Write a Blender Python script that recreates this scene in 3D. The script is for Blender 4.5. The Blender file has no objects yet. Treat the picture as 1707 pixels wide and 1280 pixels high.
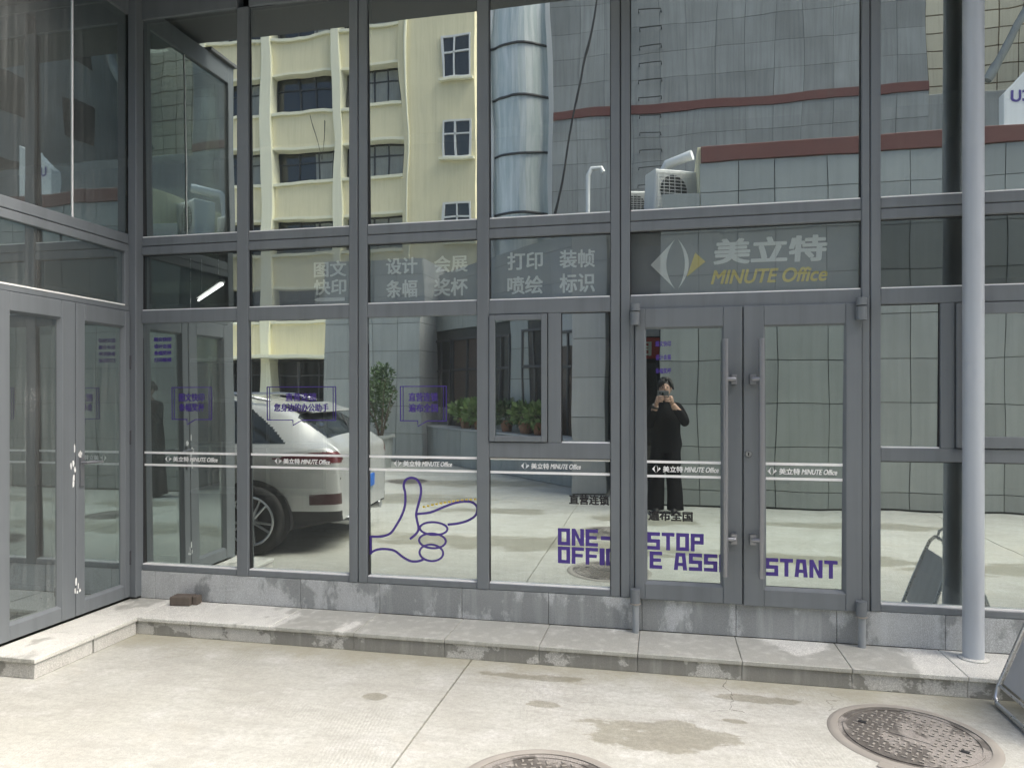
import bpy, bmesh, math, random
from mathutils import Vector, Matrix
random.seed(7)
S = bpy.context.scene
COL = S.collection
R = math.radians

# ------------------------------------------------------------------ camera, sky, sun, exposure
cam = bpy.data.cameras.new('camera'); cam_o = bpy.data.objects.new('camera', cam); COL.objects.link(cam_o)
cam.sensor_width = 36.0; cam.lens = 36.0 * 1190 / 1707; cam.shift_y = 29.0 / 1707
cam.clip_start = 0.004; cam.clip_end = 600
cam_o.location = (0, -4.6, 1.565); cam_o.rotation_euler = (R(90), 0, R(11.9335))
S.camera = cam_o
W = bpy.data.worlds.new('World'); S.world = W; W.use_nodes = True
wn = W.node_tree
sky = wn.nodes.new('ShaderNodeTexSky'); sky.sky_type = 'NISHITA'; sky.sun_disc = False
sky.sun_elevation = R(58); sky.sun_rotation = R(90); sky.air_density = 0.9; sky.dust_density = 6.0; sky.ozone_density = 0.6
wn.links.new(sky.outputs[0], wn.nodes['Background'].inputs[0]); wn.nodes['Background'].inputs[1].default_value = 0.15
sun = bpy.data.lights.new('sun', 'SUN'); sun.energy = 1.5; sun.angle = R(40); sun.color = (1, .985, .94)
sun_o = bpy.data.objects.new('sun', sun); COL.objects.link(sun_o)
_el, _az = R(58), R(90)          # azimuth measured from +Y towards +X, as the sky node's sun_rotation
sd = Vector((math.sin(_az) * math.cos(_el), math.cos(_az) * math.cos(_el), math.sin(_el)))
sun_o.rotation_euler = sd.to_track_quat('Z', 'Y').to_euler()
S.view_settings.view_transform = 'Standard'; S.view_settings.look = 'None'
S.view_settings.gamma = 1; S.view_settings.use_curve_mapping = False
S.view_settings.exposure = 1.26
S.render.engine = 'CYCLES'
S.cycles.max_bounces = 14; S.cycles.glossy_bounces = 6; S.cycles.transparent_max_bounces = 20; S.cycles.diffuse_bounces = 4
S.cycles.caustics_reflective = False; S.cycles.caustics_refractive = False

# ------------------------------------------------------------------ material helpers
MATS = {}
def nt(name):
    m = bpy.data.materials.new(name); m.use_nodes = True; t = m.node_tree; MATS[name] = m
    return m, t, t.nodes['Principled BSDF']
def N(t, typ, **kw):
    n = t.nodes.new(typ)
    for k, v in kw.items():
        if k.startswith('i_'): n.inputs[k[2:].replace('_', ' ')].default_value = v
        else: setattr(n, k, v)
    return n
def L(t, a, b): t.links.new(a, b)
def pos(t, sx=1, sy=1, sz=1, rot=(0, 0, 0)):
    g = N(t, 'ShaderNodeNewGeometry'); m = N(t, 'ShaderNodeMapping'); m.inputs['Scale'].default_value = (sx, sy, sz); m.inputs['Rotation'].default_value = rot
    L(t, g.outputs['Position'], m.inputs['Vector']); return m.outputs[0]
def noise(t, vec, scale, detail=4, rough=.55):
    n = N(t, 'ShaderNodeTexNoise'); n.inputs['Scale'].default_value = scale; n.inputs['Detail'].default_value = detail; n.inputs['Roughness'].default_value = rough
    if vec is not None: L(t, vec, n.inputs['Vector'])
    return n.outputs[0]
def ramp(t, fac, a, b, ca=(0, 0, 0, 1), cb=(1, 1, 1, 1)):
    r = N(t, 'ShaderNodeValToRGB'); r.color_ramp.elements[0].position = a; r.color_ramp.elements[1].position = b
    r.color_ramp.elements[0].color = ca; r.color_ramp.elements[1].color = cb; L(t, fac, r.inputs[0]); return r.outputs[0]
def mrange(t, v, a, b):
    n = N(t, 'ShaderNodeMapRange', interpolation_type='SMOOTHSTEP'); n.inputs[1].default_value = a; n.inputs[2].default_value = b
    L(t, v, n.inputs[0]); return n.outputs[0]
def mixc(t, fac, a, b, mode='MIX'):
    n = N(t, 'ShaderNodeMix', data_type='RGBA', blend_type=mode)
    for sock, v in ((n.inputs[0], fac), (n.inputs[6], a), (n.inputs[7], b)):
        if isinstance(v, (int, float)): sock.default_value = v
        elif isinstance(v, (tuple, list)): sock.default_value = tuple(v) + ((1,) if len(v) == 3 else ())
        else: L(t, v, sock)
    return n.outputs[2]
def math_(t, op, a, b=None, c=None):
    n = N(t, 'ShaderNodeMath', operation=op)
    for i, v in enumerate((a, b, c)):
        if v is None: continue
        if isinstance(v, (int, float)): n.inputs[i].default_value = v
        else: L(t, v, n.inputs[i])
    return n.outputs[0]
def bump(t, h, dist, bsdf, strength=1.0):
    b = N(t, 'ShaderNodeBump'); b.inputs['Distance'].default_value = dist; b.inputs['Strength'].default_value = strength
    L(t, h, b.inputs['Height']); L(t, b.outputs[0], bsdf.inputs['Normal']); return b
def simple(name, col, rough=.5, metal=0, var=.12, scale=3.0, streak=0.0, bmp=0.0, spec=.5, rnd=0.0):
    """base colour with soft mottling, optional rain streaks and a tint of its own for each piece"""
    m, t, p = nt(name)
    n = noise(t, pos(t), scale, 6)
    c = mixc(t, n, tuple(x * (1 - var) for x in col), tuple(min(1, x * (1 + var)) for x in col))
    if streak:
        s = noise(t, pos(t, 9, 9, .35), 1.6, 4)
        c = mixc(t, math_(t, 'MULTIPLY', ramp(t, s, .45, .75), streak), c, tuple(x * .55 for x in col))
    if rnd:
        o = N(t, 'ShaderNodeObjectInfo')
        k = math_(t, 'MULTIPLY_ADD', o.outputs['Random'], rnd * 2, 1 - rnd)
        c = mixc(t, 1.0, c, k, 'MULTIPLY')
    L(t, c, p.inputs['Base Color']); L(t, math_(t, 'MULTIPLY_ADD', noise(t, pos(t), scale * 4, 6, .7), .25 * min(rough, 1 - rough) * 2, rough - .12 * min(rough, 1 - rough) * 2), p.inputs['Roughness']); p.inputs['Metallic'].default_value = metal
    p.inputs['Specular IOR Level'].default_value = spec
    if bmp: bump(t, noise(t, pos(t), scale * 12, 5), bmp, p)
    return m
def emit(name, col, k):
    m, t, p = nt(name); p.inputs['Emission Color'].default_value = col + (1,); p.inputs['Emission Strength'].default_value = k
    p.inputs['Base Color'].default_value = col + (1,); return m

def glass_mat(name, refl, trans, fac, rough=0.0, wave=.0011, dirt=.05, condens=0.0):
    """coated facade glass: mirror coat over a see-through tint, roller waves, rain streaks"""
    m, t, p = nt(name); t.nodes.remove(p); out = t.nodes['Material Output']
    tc = N(t, 'ShaderNodeTexCoord'); oi = N(t, 'ShaderNodeObjectInfo')
    off = N(t, 'ShaderNodeVectorMath', operation='ADD'); L(t, tc.outputs['Object'], off.inputs[0])
    sc = N(t, 'ShaderNodeVectorMath', operation='SCALE'); L(t, oi.outputs['Location'], sc.inputs[0]); sc.inputs['Scale'].default_value = 3.7
    L(t, sc.outputs[0], off.inputs[1])
    mp = N(t, 'ShaderNodeMapping'); mp.inputs['Scale'].default_value = (1.5, 1, 1.0); L(t, off.outputs[0], mp.inputs[0])
    n1 = noise(t, mp.outputs[0], 1.5, 1.2, .35)
    mp3 = N(t, 'ShaderNodeMapping'); mp3.inputs['Scale'].default_value = (3.0, 1, .6); L(t, off.outputs[0], mp3.inputs[0])
    n3 = noise(t, mp3.outputs[0], 2.4, 1, .3)
    h = math_(t, 'ADD', n1, math_(t, 'MULTIPLY', n3, .22))
    b = N(t, 'ShaderNodeBump'); b.inputs['Distance'].default_value = wave; L(t, h, b.inputs['Height'])
    g = N(t, 'ShaderNodeBsdfGlossy'); g.inputs['Color'].default_value = refl + (1,); g.inputs['Roughness'].default_value = rough
    L(t, b.outputs[0], g.inputs['Normal'])
    tr = N(t, 'ShaderNodeBsdfTransparent'); tr.inputs['Color'].default_value = trans + (1,)
    fr = N(t, 'ShaderNodeLayerWeight'); fr.inputs['Blend'].default_value = .25
    mx = N(t, 'ShaderNodeMixShader')
    L(t, math_(t, 'MULTIPLY_ADD', fr.outputs['Fresnel'], .45, fac), mx.inputs[0]); L(t, tr.outputs[0], mx.inputs[1]); L(t, g.outputs[0], mx.inputs[2])
    df = N(t, 'ShaderNodeBsdfDiffuse'); df.inputs['Color'].default_value = (.5, .53, .52, 1)
    mp2 = N(t, 'ShaderNodeMapping'); mp2.inputs['Scale'].default_value = (38, 1, .7); L(t, off.outputs[0], mp2.inputs[0])
    st = ramp(t, noise(t, mp2.outputs[0], 1.0, 3), .42, .8)
    fl = ramp(t, noise(t, off.outputs[0], 1.3, 5, .6), .4, .75)
    d = math_(t, 'MULTIPLY', math_(t, 'MULTIPLY_ADD', st, fl, .30), dirt)
    if condens:
        sp = N(t, 'ShaderNodeTexVoronoi'); sp.inputs['Scale'].default_value = 95; L(t, off.outputs[0], sp.inputs['Vector'])
        drop = math_(t, 'LESS_THAN', sp.outputs['Distance'], .33)
        cl = ramp(t, noise(t, off.outputs[0], 2.2, 4), .35, .6)
        d = math_(t, 'MULTIPLY_ADD', math_(t, 'MULTIPLY', drop, cl), condens, d)
    m2 = N(t, 'ShaderNodeMixShader'); L(t, d, m2.inputs[0]); L(t, mx.outputs[0], m2.inputs[1]); L(t, df.outputs[0], m2.inputs[2])
    L(t, m2.outputs[0], out.inputs['Surface']); return m
def clear_mat(name):
    m, t, p = nt(name); t.nodes.remove(p); tr = N(t, 'ShaderNodeBsdfTransparent'); tr.inputs['Color'].default_value = (.94, .97, .96, 1)
    L(t, tr.outputs[0], t.nodes['Material Output'].inputs['Surface']); return m

def granite(name, col, wet=.5, scale=1.3, thr=(.5, .54), seed=0.0, vs_=(1.6, 1, 1.0), bias=0.0):
    """speckled granite with damp patches that have ragged edges"""
    m, t, p = nt(name)
    v = pos(t)
    sp = noise(t, v, 190, 3, .8); sp2 = noise(t, v, 75, 2, .7)
    c = mixc(t, ramp(t, sp, .38, .62), tuple(x * .62 for x in col), tuple(min(1, x * 1.35) for x in col))
    c = mixc(t, math_(t, 'MULTIPLY', ramp(t, sp2, .45, .6), .45), c, tuple(x * .8 for x in col))
    c = mixc(t, math_(t, 'MULTIPLY', ramp(t, noise(t, v, 5, 6), .4, .7), .35), c, tuple(min(1, x * 1.3) for x in col))
    mp = N(t, 'ShaderNodeMapping'); mp.inputs['Location'].default_value = (seed, seed * .7, seed * .3); mp.inputs['Scale'].default_value = vs_; L(t, v, mp.inputs[0])
    nz = noise(t, mp.outputs[0], scale, 7, .62)
    if bias:      # more damp in front of the door bays, dry by the wing and at the far right
        sx = N(t, 'ShaderNodeSeparateXYZ'); L(t, v, sx.inputs[0])
        k = math_(t, 'MULTIPLY', mrange(t, sx.outputs[0], -3.2, -1.6), math_(t, 'SUBTRACT', 1.0, mrange(t, sx.outputs[0], 1.0, 1.7)))
        nz = math_(t, 'ADD', nz, math_(t, 'MULTIPLY_ADD', k, bias, -bias * .45))
    w = ramp(t, nz, thr[0], thr[1])
    c = mixc(t, math_(t, 'MULTIPLY', w, wet), c, tuple(x * x * .55 + x * .12 for x in col))
    dn = ramp(t, noise(t, pos(t, 12, 12, 1.2), 1.2, 5), .5, .75)
    c = mixc(t, math_(t, 'MULTIPLY', dn, .28), c, tuple(min(1, x * 1.45) for x in col))
    L(t, c, p.inputs['Base Color'])
    L(t, ramp(t, w, 0, 1, (.75, .75, .75, 1), (.42, .42, .42, 1)), p.inputs['Roughness'])
    bump(t, sp, .0012, p); return m

def concrete(name):
    """broom-finished concrete, pale and worn, with damp patches, stains and a greenish foot by the step"""
    m, t, p = nt(name)
    v = pos(t)
    big = noise(t, v, .55, 5, .6); mid = noise(t, v, 2.6, 8, .62); fine = noise(t, v, 38, 6, .7); grit = noise(t, v, 190, 3, .7)
    c = mixc(t, ramp(t, big, .3, .7), (.475, .47, .41), (.59, .59, .55))
    c = mixc(t, math_(t, 'MULTIPLY', ramp(t, mid, .42, .70), .6), c, (.40, .385, .335))
    sm = noise(t, pos(t, 1.1, 5.5, 1, (0, 0, R(12))), 1.6, 9, .68)
    c = mixc(t, math_(t, 'MULTIPLY', ramp(t, sm, .48, .70), .6), c, (.36, .35, .315))
    c = mixc(t, math_(t, 'MULTIPLY', ramp(t, noise(t, v, 4.2, 9, .7), .52, .72), .7), c, (.66, .655, .625))
    c = mixc(t, math_(t, 'MULTIPLY', ramp(t, noise(t, pos(t, 1, 2.2, 1, (0, 0, R(-25))), 8.5, 9, .75), .50, .66), .55), c, (.36, .35, .31))
    c = mixc(t, math_(t, 'MULTIPLY', ramp(t, fine, .40, .62), .45), c, (.33, .32, .285))
    c = mixc(t, math_(t, 'MULTIPLY', ramp(t, grit, .50, .60), .4), c, (.24, .23, .205))
    c = mixc(t, math_(t, 'MULTIPLY', ramp(t, noise(t, v, 1.1, 6, .65), .56, .70), .35), c, (.48, .43, .34))
    # grime along the foot of the step
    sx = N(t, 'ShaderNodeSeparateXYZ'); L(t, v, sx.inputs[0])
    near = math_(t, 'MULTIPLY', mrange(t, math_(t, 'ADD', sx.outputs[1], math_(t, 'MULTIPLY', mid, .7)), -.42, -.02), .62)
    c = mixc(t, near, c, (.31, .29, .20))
    cr = N(t, 'ShaderNodeTexVoronoi', feature='DISTANCE_TO_EDGE'); cr.inputs['Scale'].default_value = .42
    wv = N(t, 'ShaderNodeVectorMath', operation='ADD'); L(t, v, wv.inputs[0]); nn = N(t, 'ShaderNodeTexNoise'); nn.inputs['Scale'].default_value = 2.4; nn.inputs['Detail'].default_value = 6; L(t, v, nn.inputs['Vector'])
    ws = N(t, 'ShaderNodeVectorMath', operation='SCALE'); L(t, nn.outputs['Color'], ws.inputs[0]); ws.inputs['Scale'].default_value = .5; L(t, ws.outputs[0], wv.inputs[1]); L(t, wv.outputs[0], cr.inputs['Vector'])
    ck = math_(t, 'MULTIPLY', math_(t, 'LESS_THAN', cr.outputs['Distance'], .0009), ramp(t, noise(t, v, .8, 3), .56, .60))
    c = mixc(t, math_(t, 'MULTIPLY', ck, .7), c, (.12, .11, .095))
    # broom lines
    br = N(t, 'ShaderNodeTexWave', wave_type='BANDS', bands_direction='X'); br.inputs['Scale'].default_value = 17; br.inputs['Distortion'].default_value = 3.5; br.inputs['Detail'].default_value = 2
    L(t, pos(t, 1, 1, 1, (0, 0, R(-9))), br.inputs['Vector'])
    bm = math_(t, 'MULTIPLY', br.outputs['Fac'], ramp(t, noise(t, v, 1.9, 5), .48, .66))
    c = mixc(t, math_(t, 'MULTIPLY', bm, .13), c, (.29, .275, .24))
    # damp patches: (x, y, rx, ry)
    wet = None
    wob = math_(t, 'MULTIPLY', math_(t, 'SUBTRACT', noise(t, pos(t, 1, 1.8, 1), 3.2, 8, .65), .5), 5.0)
    for (x, y, rx, ry) in ((-.02, -1.17, .36, .17), (-1.5, -2.75, 2.1, .34), (1.4, -2.6, 1.5, .24), (3.6, -2.5, 1.8, .3), (-4.0, -5.4, 1.6, .5), (-.2, -4.35, .7, .3),
                           (-2.2, -4.6, .9, .22), (-.72, -.60, .30, .05), (.5, -.66, .25, .05), (-.62, -.95, .09, .04), (.35, -.95, .07, .03), (-3.2, -7.2, 1.7, .45), (2.2, -4.4, 1.5, .2), (-1.5, -1.05, .07, .05)):
        dx = math_(t, 'DIVIDE', math_(t, 'SUBTRACT', sx.outputs[0], x), rx); dy = math_(t, 'DIVIDE', math_(t, 'SUBTRACT', sx.outputs[1], y), ry)
        d2 = math_(t, 'ADD', math_(t, 'MULTIPLY', dx, dx), math_(t, 'MULTIPLY', dy, dy))
        q = math_(t, 'SUBTRACT', 1.0, math_(t, 'ADD', d2, wob))
        wet = q if wet is None else math_(t, 'MAXIMUM', wet, q)
    wetm = ramp(t, wet, .0, .3)
    wc = mixc(t, 1.0, c, (.72, .70, .64), 'MULTIPLY')
    c = mixc(t, wetm, c, wc)
    c = mixc(t, 1.0, c, (.965, .99, 1.0), 'MULTIPLY')
    L(t, c, p.inputs['Base Color'])
    L(t, ramp(t, wetm, 0, 1, (.85, .85, .85, 1), (.45, .45, .45, 1)), p.inputs['Roughness'])
    hh = math_(t, 'ADD', math_(t, 'MULTIPLY', fine, .6), math_(t, 'MULTIPLY', bm, .25))
    bump(t, hh, .004, p, .8); return m

def leaf_mat(name, a, b):
    m, t, p = nt(name); o = noise(t, pos(t), 14, 3)
    L(t, mixc(t, ramp(t, o, .35, .65), a, b), p.inputs['Base Color']); p.inputs['Roughness'].default_value = .5
    p.inputs['Subsurface Weight'].default_value = 0
    return m

# glass: reflections of the yard dominate
simple('frame', (.188, .210, .226), .42, .1, .10, 2.2, streak=.3, spec=.45)
simple('frame_dark', (.05, .053, .06), .5, 0, .1, 4)
simple('seal', (.02, .021, .023), .6, 0, .1, 6)
simple('steel', (.55, .56, .57), .28, 1, .1, 5)
simple('handle_metal', (.30, .31, .33), .35, .7, .1, 5)
simple('pipe_paint', (.47, .515, .56), .38, 0, .10, 2.0, streak=.25, spec=.5)
simple('post_paint', (.33, .36, .38), .5, .1, .2, 9, streak=.3)
glass_mat('coated_glass', (.84, .925, .90), (.56, .64, .62), .60, dirt=.15)
glass_mat('transom_glass', (.78, .88, .86), (.97, .99, .99), .24, dirt=.10)
glass_mat('door_glass', (.77, .88, .845), (.46, .53, .51), .57, dirt=.10)
glass_mat('wing_glass', (.66, .78, .79), (.50, .58, .59), .54, dirt=.26)
glass_mat('misted_glass', (.60, .70, .71), (.50, .58, .58), .46, rough=.012, dirt=.26, condens=.15)
clear_mat('glass_back')
granite('granite_tread', (.64, .645, .60), .66, .8, (.49, .52), 2.3, bias=.16)
granite('granite_riser', (.54, .54, .51), .85, 1.7, (.475, .50), 11.0, (2.2, 1, 2.6), .07)
granite('granite_plinth', (.48, .505, .51), .66, 1.1, (.50, .54), 5.1, (2.6, 1, 1.5), .12)
simple('grout', (.10, .098, .09), .9, 0, .2, 8)
concrete('concrete')
simple('ground_base', (.03, .029, .026), .95, 0, .2, 2)
simple('white_vinyl', (.97, .98, .97), .5, 0, .02, 2)
simple('sign_white', (.92, .93, .95), .6, 0, .02, 2)
simple('sign_yellow', (.85, .68, .16), .6, 0, .02, 2)
simple('sign_panel', (.30, .31, .34), .7, 0, .06, 3)
simple('purple_vinyl', (.072, .042, .27), .45, 0, .05, 3)
simple('black_vinyl', (.016, .017, .02), .5, 0, .05, 3)
simple('gold_vinyl', (.80, .62, .10), .5, 0, .05, 3)
simple('soffit', (.14, .145, .15), .7, 0, .1, 1.5)
simple('room_floor', (.20, .195, .19), .5, 0, .1, 1)
simple('room_wall', (.26, .265, .265), .9, 0, .08, 1)
simple('cabinet', (.62, .62, .60), .6, 0, .05, 2)
emit('lamp_glow', (1, .99, .95), 1.1)
granite('iron', (.27, .255, .235), .8, 1.7, (.49, .52), 3.3)
simple('iron_rim', (.30, .285, .255), .7, 0, .3, 5)
simple('brick_clay', (.125, .105, .088), .9, 0, .3, 25, bmp=.002)
# things behind the viewer, seen in the glass
simple('annex_tile', (.355, .38, .365), .42, 0, .16, 1.7, streak=.3, rnd=.10)
simple('annex_tile_pale', (.44, .455, .455), .42, 0, .12, 2, streak=.25, rnd=.08)  # paler copy of the tile; also paints the lit faces of pillar and set-back wall
simple('annex_joint', (.055, .058, .056), .8, 0, .2, 4)
simple('tower_tile', (.31, .325, .318), .7, 0, .45, .8, streak=.6, rnd=.12)
simple('red_band', (.17, .062, .05), .6, 0, .15, 3, streak=.25)
simple('cream_paint', (.87, .80, .545), .8, 0, .09, .9, streak=.22)
simple('cream_trim', (.88, .86, .67), .75, 0, .05, 1.2, streak=.10)
simple('beige_tile', (.76, .70, .52), .5, 0, .14, 1.5, streak=.35, rnd=.10)
simple('beige_joint', (.22, .15, .09), .8)
simple('white_paint', (.78, .79, .78), .5, 0, .05, 2, streak=.12)
simple('dark_recess', (.03, .031, .03), .8, 0, .2, 2)
simple('brown_door', (.085, .06, .048), .5, 0, .15, 2, streak=.2)
simple('curtain', (.32, .34, .33), .9, 0, .2, 3, streak=.4)
simple('red_sign', (.55, .045, .03), .5, 0, .06, 2)
simple('cable_black', (.02, .02, .02), .6)
simple('ac_white', (.70, .70, .67), .5, 0, .08, 4, streak=.25)
simple('terracotta', (.30, .15, .09), .8, 0, .2, 12)
simple('soil', (.06, .045, .03), .95)
simple('bark', (.12, .09, .06), .9, 0, .3, 20)
leaf_mat('leaf_dark', (.035, .075, .022), (.075, .13, .04)); leaf_mat('leaf_light', (.10, .20, .045), (.21, .30, .09))
def car_paint(name, col):
    m, t, p = nt(name); L(t, mixc(t, noise(t, pos(t), 2, 3), tuple(x * .97 for x in col), col), p.inputs['Base Color'])
    p.inputs['Metallic'].default_value = .25; p.inputs['Roughness'].default_value = .32; p.inputs['Coat Weight'].default_value = 1.0; p.inputs['Coat Roughness'].default_value = .04
car_paint('car_white', (.50, .51, .50)); car_paint('car_lamp', (.13, .014, .02)); car_paint('car_reflector', (.05, .008, .01))
simple('car_glass', (.012, .016, .018), .03, 0, 0, 2, spec=.9)
simple('car_black', (.018, .018, .019), .55, 0, .1, 8)
simple('tyre', (.016, .016, .016), .8, 0, .1, 8)
simple('alloy', (.55, .56, .58), .3, .9, .05, 6)
simple('plate_blue', (.02, .13, .50), .4, 0, .02, 2)
simple('skin', (.52, .33, .25), .55, 0, .06, 20)
simple('hair', (.012, .011, .011), .55, 0, .2, 60)
simple('black_cloth', (.009, .009, .011), .9, 0, .25, 18, spec=.1)
simple('phone_body', (.30, .31, .32), .25, .6, .05, 10)
M = MATS

# ------------------------------------------------------------------ mesh helpers
class MB:
    def __init__(s): s.v = []; s.f = []; s.m = []
    def quad(s, pts, m=0):
        b = len(s.v); s.v += [tuple(p) for p in pts]; s.f.append(tuple(range(b, b + len(pts)))); s.m.append(m); return s
    def box(s, x0, x1, y0, y1, z0, z1, m=0):
        b = len(s.v)
        s.v += [(x0, y0, z0), (x1, y0, z0), (x1, y1, z0), (x0, y1, z0), (x0, y0, z1), (x1, y0, z1), (x1, y1, z1), (x0, y1, z1)]
        for q in ((0, 3, 2, 1), (4, 5, 6, 7), (0, 1, 5, 4), (1, 2, 6, 5), (2, 3, 7, 6), (3, 0, 4, 7)):
            s.f.append(tuple(b + i for i in q)); s.m.append(m)
        return s
    def tube(s, path, r, n=10, cap=True, m=0):
        path = [Vector(p) for p in path]; rs = r if isinstance(r, (list, tuple)) else [r] * len(path)
        b = len(s.v); up = Vector((0, 0, 1)); prev = None
        for i, p in enumerate(path):
            d = (path[min(i + 1, len(path) - 1)] - path[max(i - 1, 0)]).normalized()
            if prev is None:
                a = d.orthogonal().normalized()
            else:
                a = (prev - d * prev.dot(d)).normalized()
            prev = a; c = d.cross(a)
            for k in range(n):
                an = 2 * math.pi * k / n
                s.v.append(tuple(p + (a * math.cos(an) + c * math.sin(an)) * rs[i]))
        for i in range(len(path) - 1):
            for k in range(n):
                k2 = (k + 1) % n
                s.f.append((b + i * n + k, b + i * n + k2, b + (i + 1) * n + k2, b + (i + 1) * n + k)); s.m.append(m)
        if cap:
            s.f.append(tuple(b + k for k in reversed(range(n)))); s.m.append(m)
            e = b + (len(path) - 1) * n; s.f.append(tuple(e + k for k in range(n))); s.m.append(m)
        return s
    def lathe(s, prof, c=(0, 0, 0), n=32, axis='z', m=0):
        b = len(s.v); k = len(prof)
        for i in range(n):
            a = 2 * math.pi * i / n
            for (r, h) in prof:
                if axis == 'z': p = (c[0] + r * math.cos(a), c[1] + r * math.sin(a), c[2] + h)
                elif axis == 'y': p = (c[0] + r * math.cos(a), c[1] + h, c[2] + r * math.sin(a))
                else: p = (c[0] + h, c[1] + r * math.cos(a), c[2] + r * math.sin(a))
                s.v.append(p)
        for i in range(n):
            j = (i + 1) % n
            for q in range(k - 1):
                s.f.append((b + i * k + q, b + j * k + q, b + j * k + q + 1, b + i * k + q + 1)); s.m.append(m)
        return s
    def prism(s, poly, y0, y1, m=0):
        """poly in x,z extruded along y"""
        b = len(s.v); n = len(poly)
        s.v += [(x, y0, z) for x, z in poly] + [(x, y1, z) for x, z in poly]
        s.f.append(tuple(range(b, b + n))); s.m.append(m); s.f.append(tuple(range(b + 2 * n - 1, b + n - 1, -1))); s.m.append(m)
        for i in range(n):
            j = (i + 1) % n; s.f.append((b + i, b + n + i, b + n + j, b + j)); s.m.append(m)
        return s
    def ellip(s, c, r, nu=16, nv=10, m=0):
        b = len(s.v)
        for j in range(nv + 1):
            ph = math.pi * j / nv
            for i in range(nu):
                a = 2 * math.pi * i / nu
                s.v.append((c[0] + r[0] * math.sin(ph) * math.cos(a), c[1] + r[1] * math.sin(ph) * math.sin(a), c[2] + r[2] * math.cos(ph)))
        for j in range(nv):
            for i in range(nu):
                k = (i + 1) % nu; s.f.append((b + j * nu + i, b + (j + 1) * nu + i, b + (j + 1) * nu + k, b + j * nu + k)); s.m.append(m)
        return s
    def build(s, name, mat, parent=None, smooth=False, bevel=0, off=None, weld=False, inv=True):
        me = bpy.data.meshes.new(name); me.from_pydata(s.v, [], s.f)
        for mm in (mat if isinstance(mat, (list, tuple)) else [mat]): me.materials.append(M[mm])
        me.polygons.foreach_set('material_index', s.m)
        bm = bmesh.new(); bm.from_mesh(me)
        if weld: bmesh.ops.remove_doubles(bm, verts=bm.verts, dist=1e-5)
        bmesh.ops.recalc_face_normals(bm, faces=bm.faces)
        if bevel:
            bmesh.ops.bevel(bm, geom=[e for e in bm.edges if len(e.link_faces) == 2 and e.calc_face_angle() > .6], offset=bevel, segments=1, affect='EDGES')
        bm.to_mesh(me); bm.free()
        if smooth: me.polygons.foreach_set('use_smooth', [True] * len(me.polygons))
        if smooth == 'auto': me.set_sharp_from_angle(angle=R(38))
        o = bpy.data.objects.new(name, me); COL.objects.link(o)
        if off: o.location = off
        if parent is not None: attach(o, parent, inv)
        return o
def attach(o, parent, inv=True):
    o.parent = parent
    if inv: o.matrix_parent_inverse = Matrix.Translation(-Vector(parent.location))
def bx(name, mat, parent, x0, x1, y0, y1, z0, z1, bevel=.003):
    c = ((x0 + x1) / 2, (y0 + y1) / 2, (z0 + z1) / 2)
    return MB().box(x0 - c[0], x1 - c[0], y0 - c[1], y1 - c[1], z0 - c[2], z1 - c[2]).build(name, mat, parent, bevel=bevel, off=c)
def tag(o, label, cat, group=None):
    o['label'] = label; o['category'] = cat
    if group: o['group'] = group
    return o
def thing(name, loc, label, cat, group=None, rz=0):
    o = bpy.data.objects.new(name, None); o.empty_display_size = .2; COL.objects.link(o); o.location = loc; o.rotation_euler = (0, 0, rz)
    return tag(o, label, cat, group)
_unit = {}
def piece(name, mat, parent, x0, x1, y0, y1, z0, z1):
    """a plain block that shares its mesh with its likes; origin at its centre"""
    k = (name, mat)
    if k not in _unit:
        me = bpy.data.meshes.new(name); b = MB().box(-.5, .5, -.5, .5, -.5, .5); me.from_pydata(b.v, [], b.f); me.materials.append(M[mat]); _unit[k] = me
    o = bpy.data.objects.new(name, _unit[k]); COL.objects.link(o)
    o.location = ((x0 + x1) / 2, (y0 + y1) / 2, (z0 + z1) / 2); o.scale = (x1 - x0, y1 - y0, z1 - z0)
    attach(o, parent); return o

# ------------------------------------------------------------------ ground
gr = MB().box(-300, 300, -300, 60, -.30, -.03).build('ground', 'ground_base'); gr['kind'] = 'structure'
xs = [-34, -19, -10.2, -5.65, -1.135, 3.4, 7.9, 14, 26]; ys = [-40, -24, -15, -9.5, -5.5, 2]
for i in range(len(xs) - 1):
    for j in range(len(ys) - 1):
        g = .005
        MB().box(xs[i] + g, xs[i + 1] - g, ys[j] + g, ys[j + 1] - g, -.029, 0).build('concrete_slab', 'concrete', gr)

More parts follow.
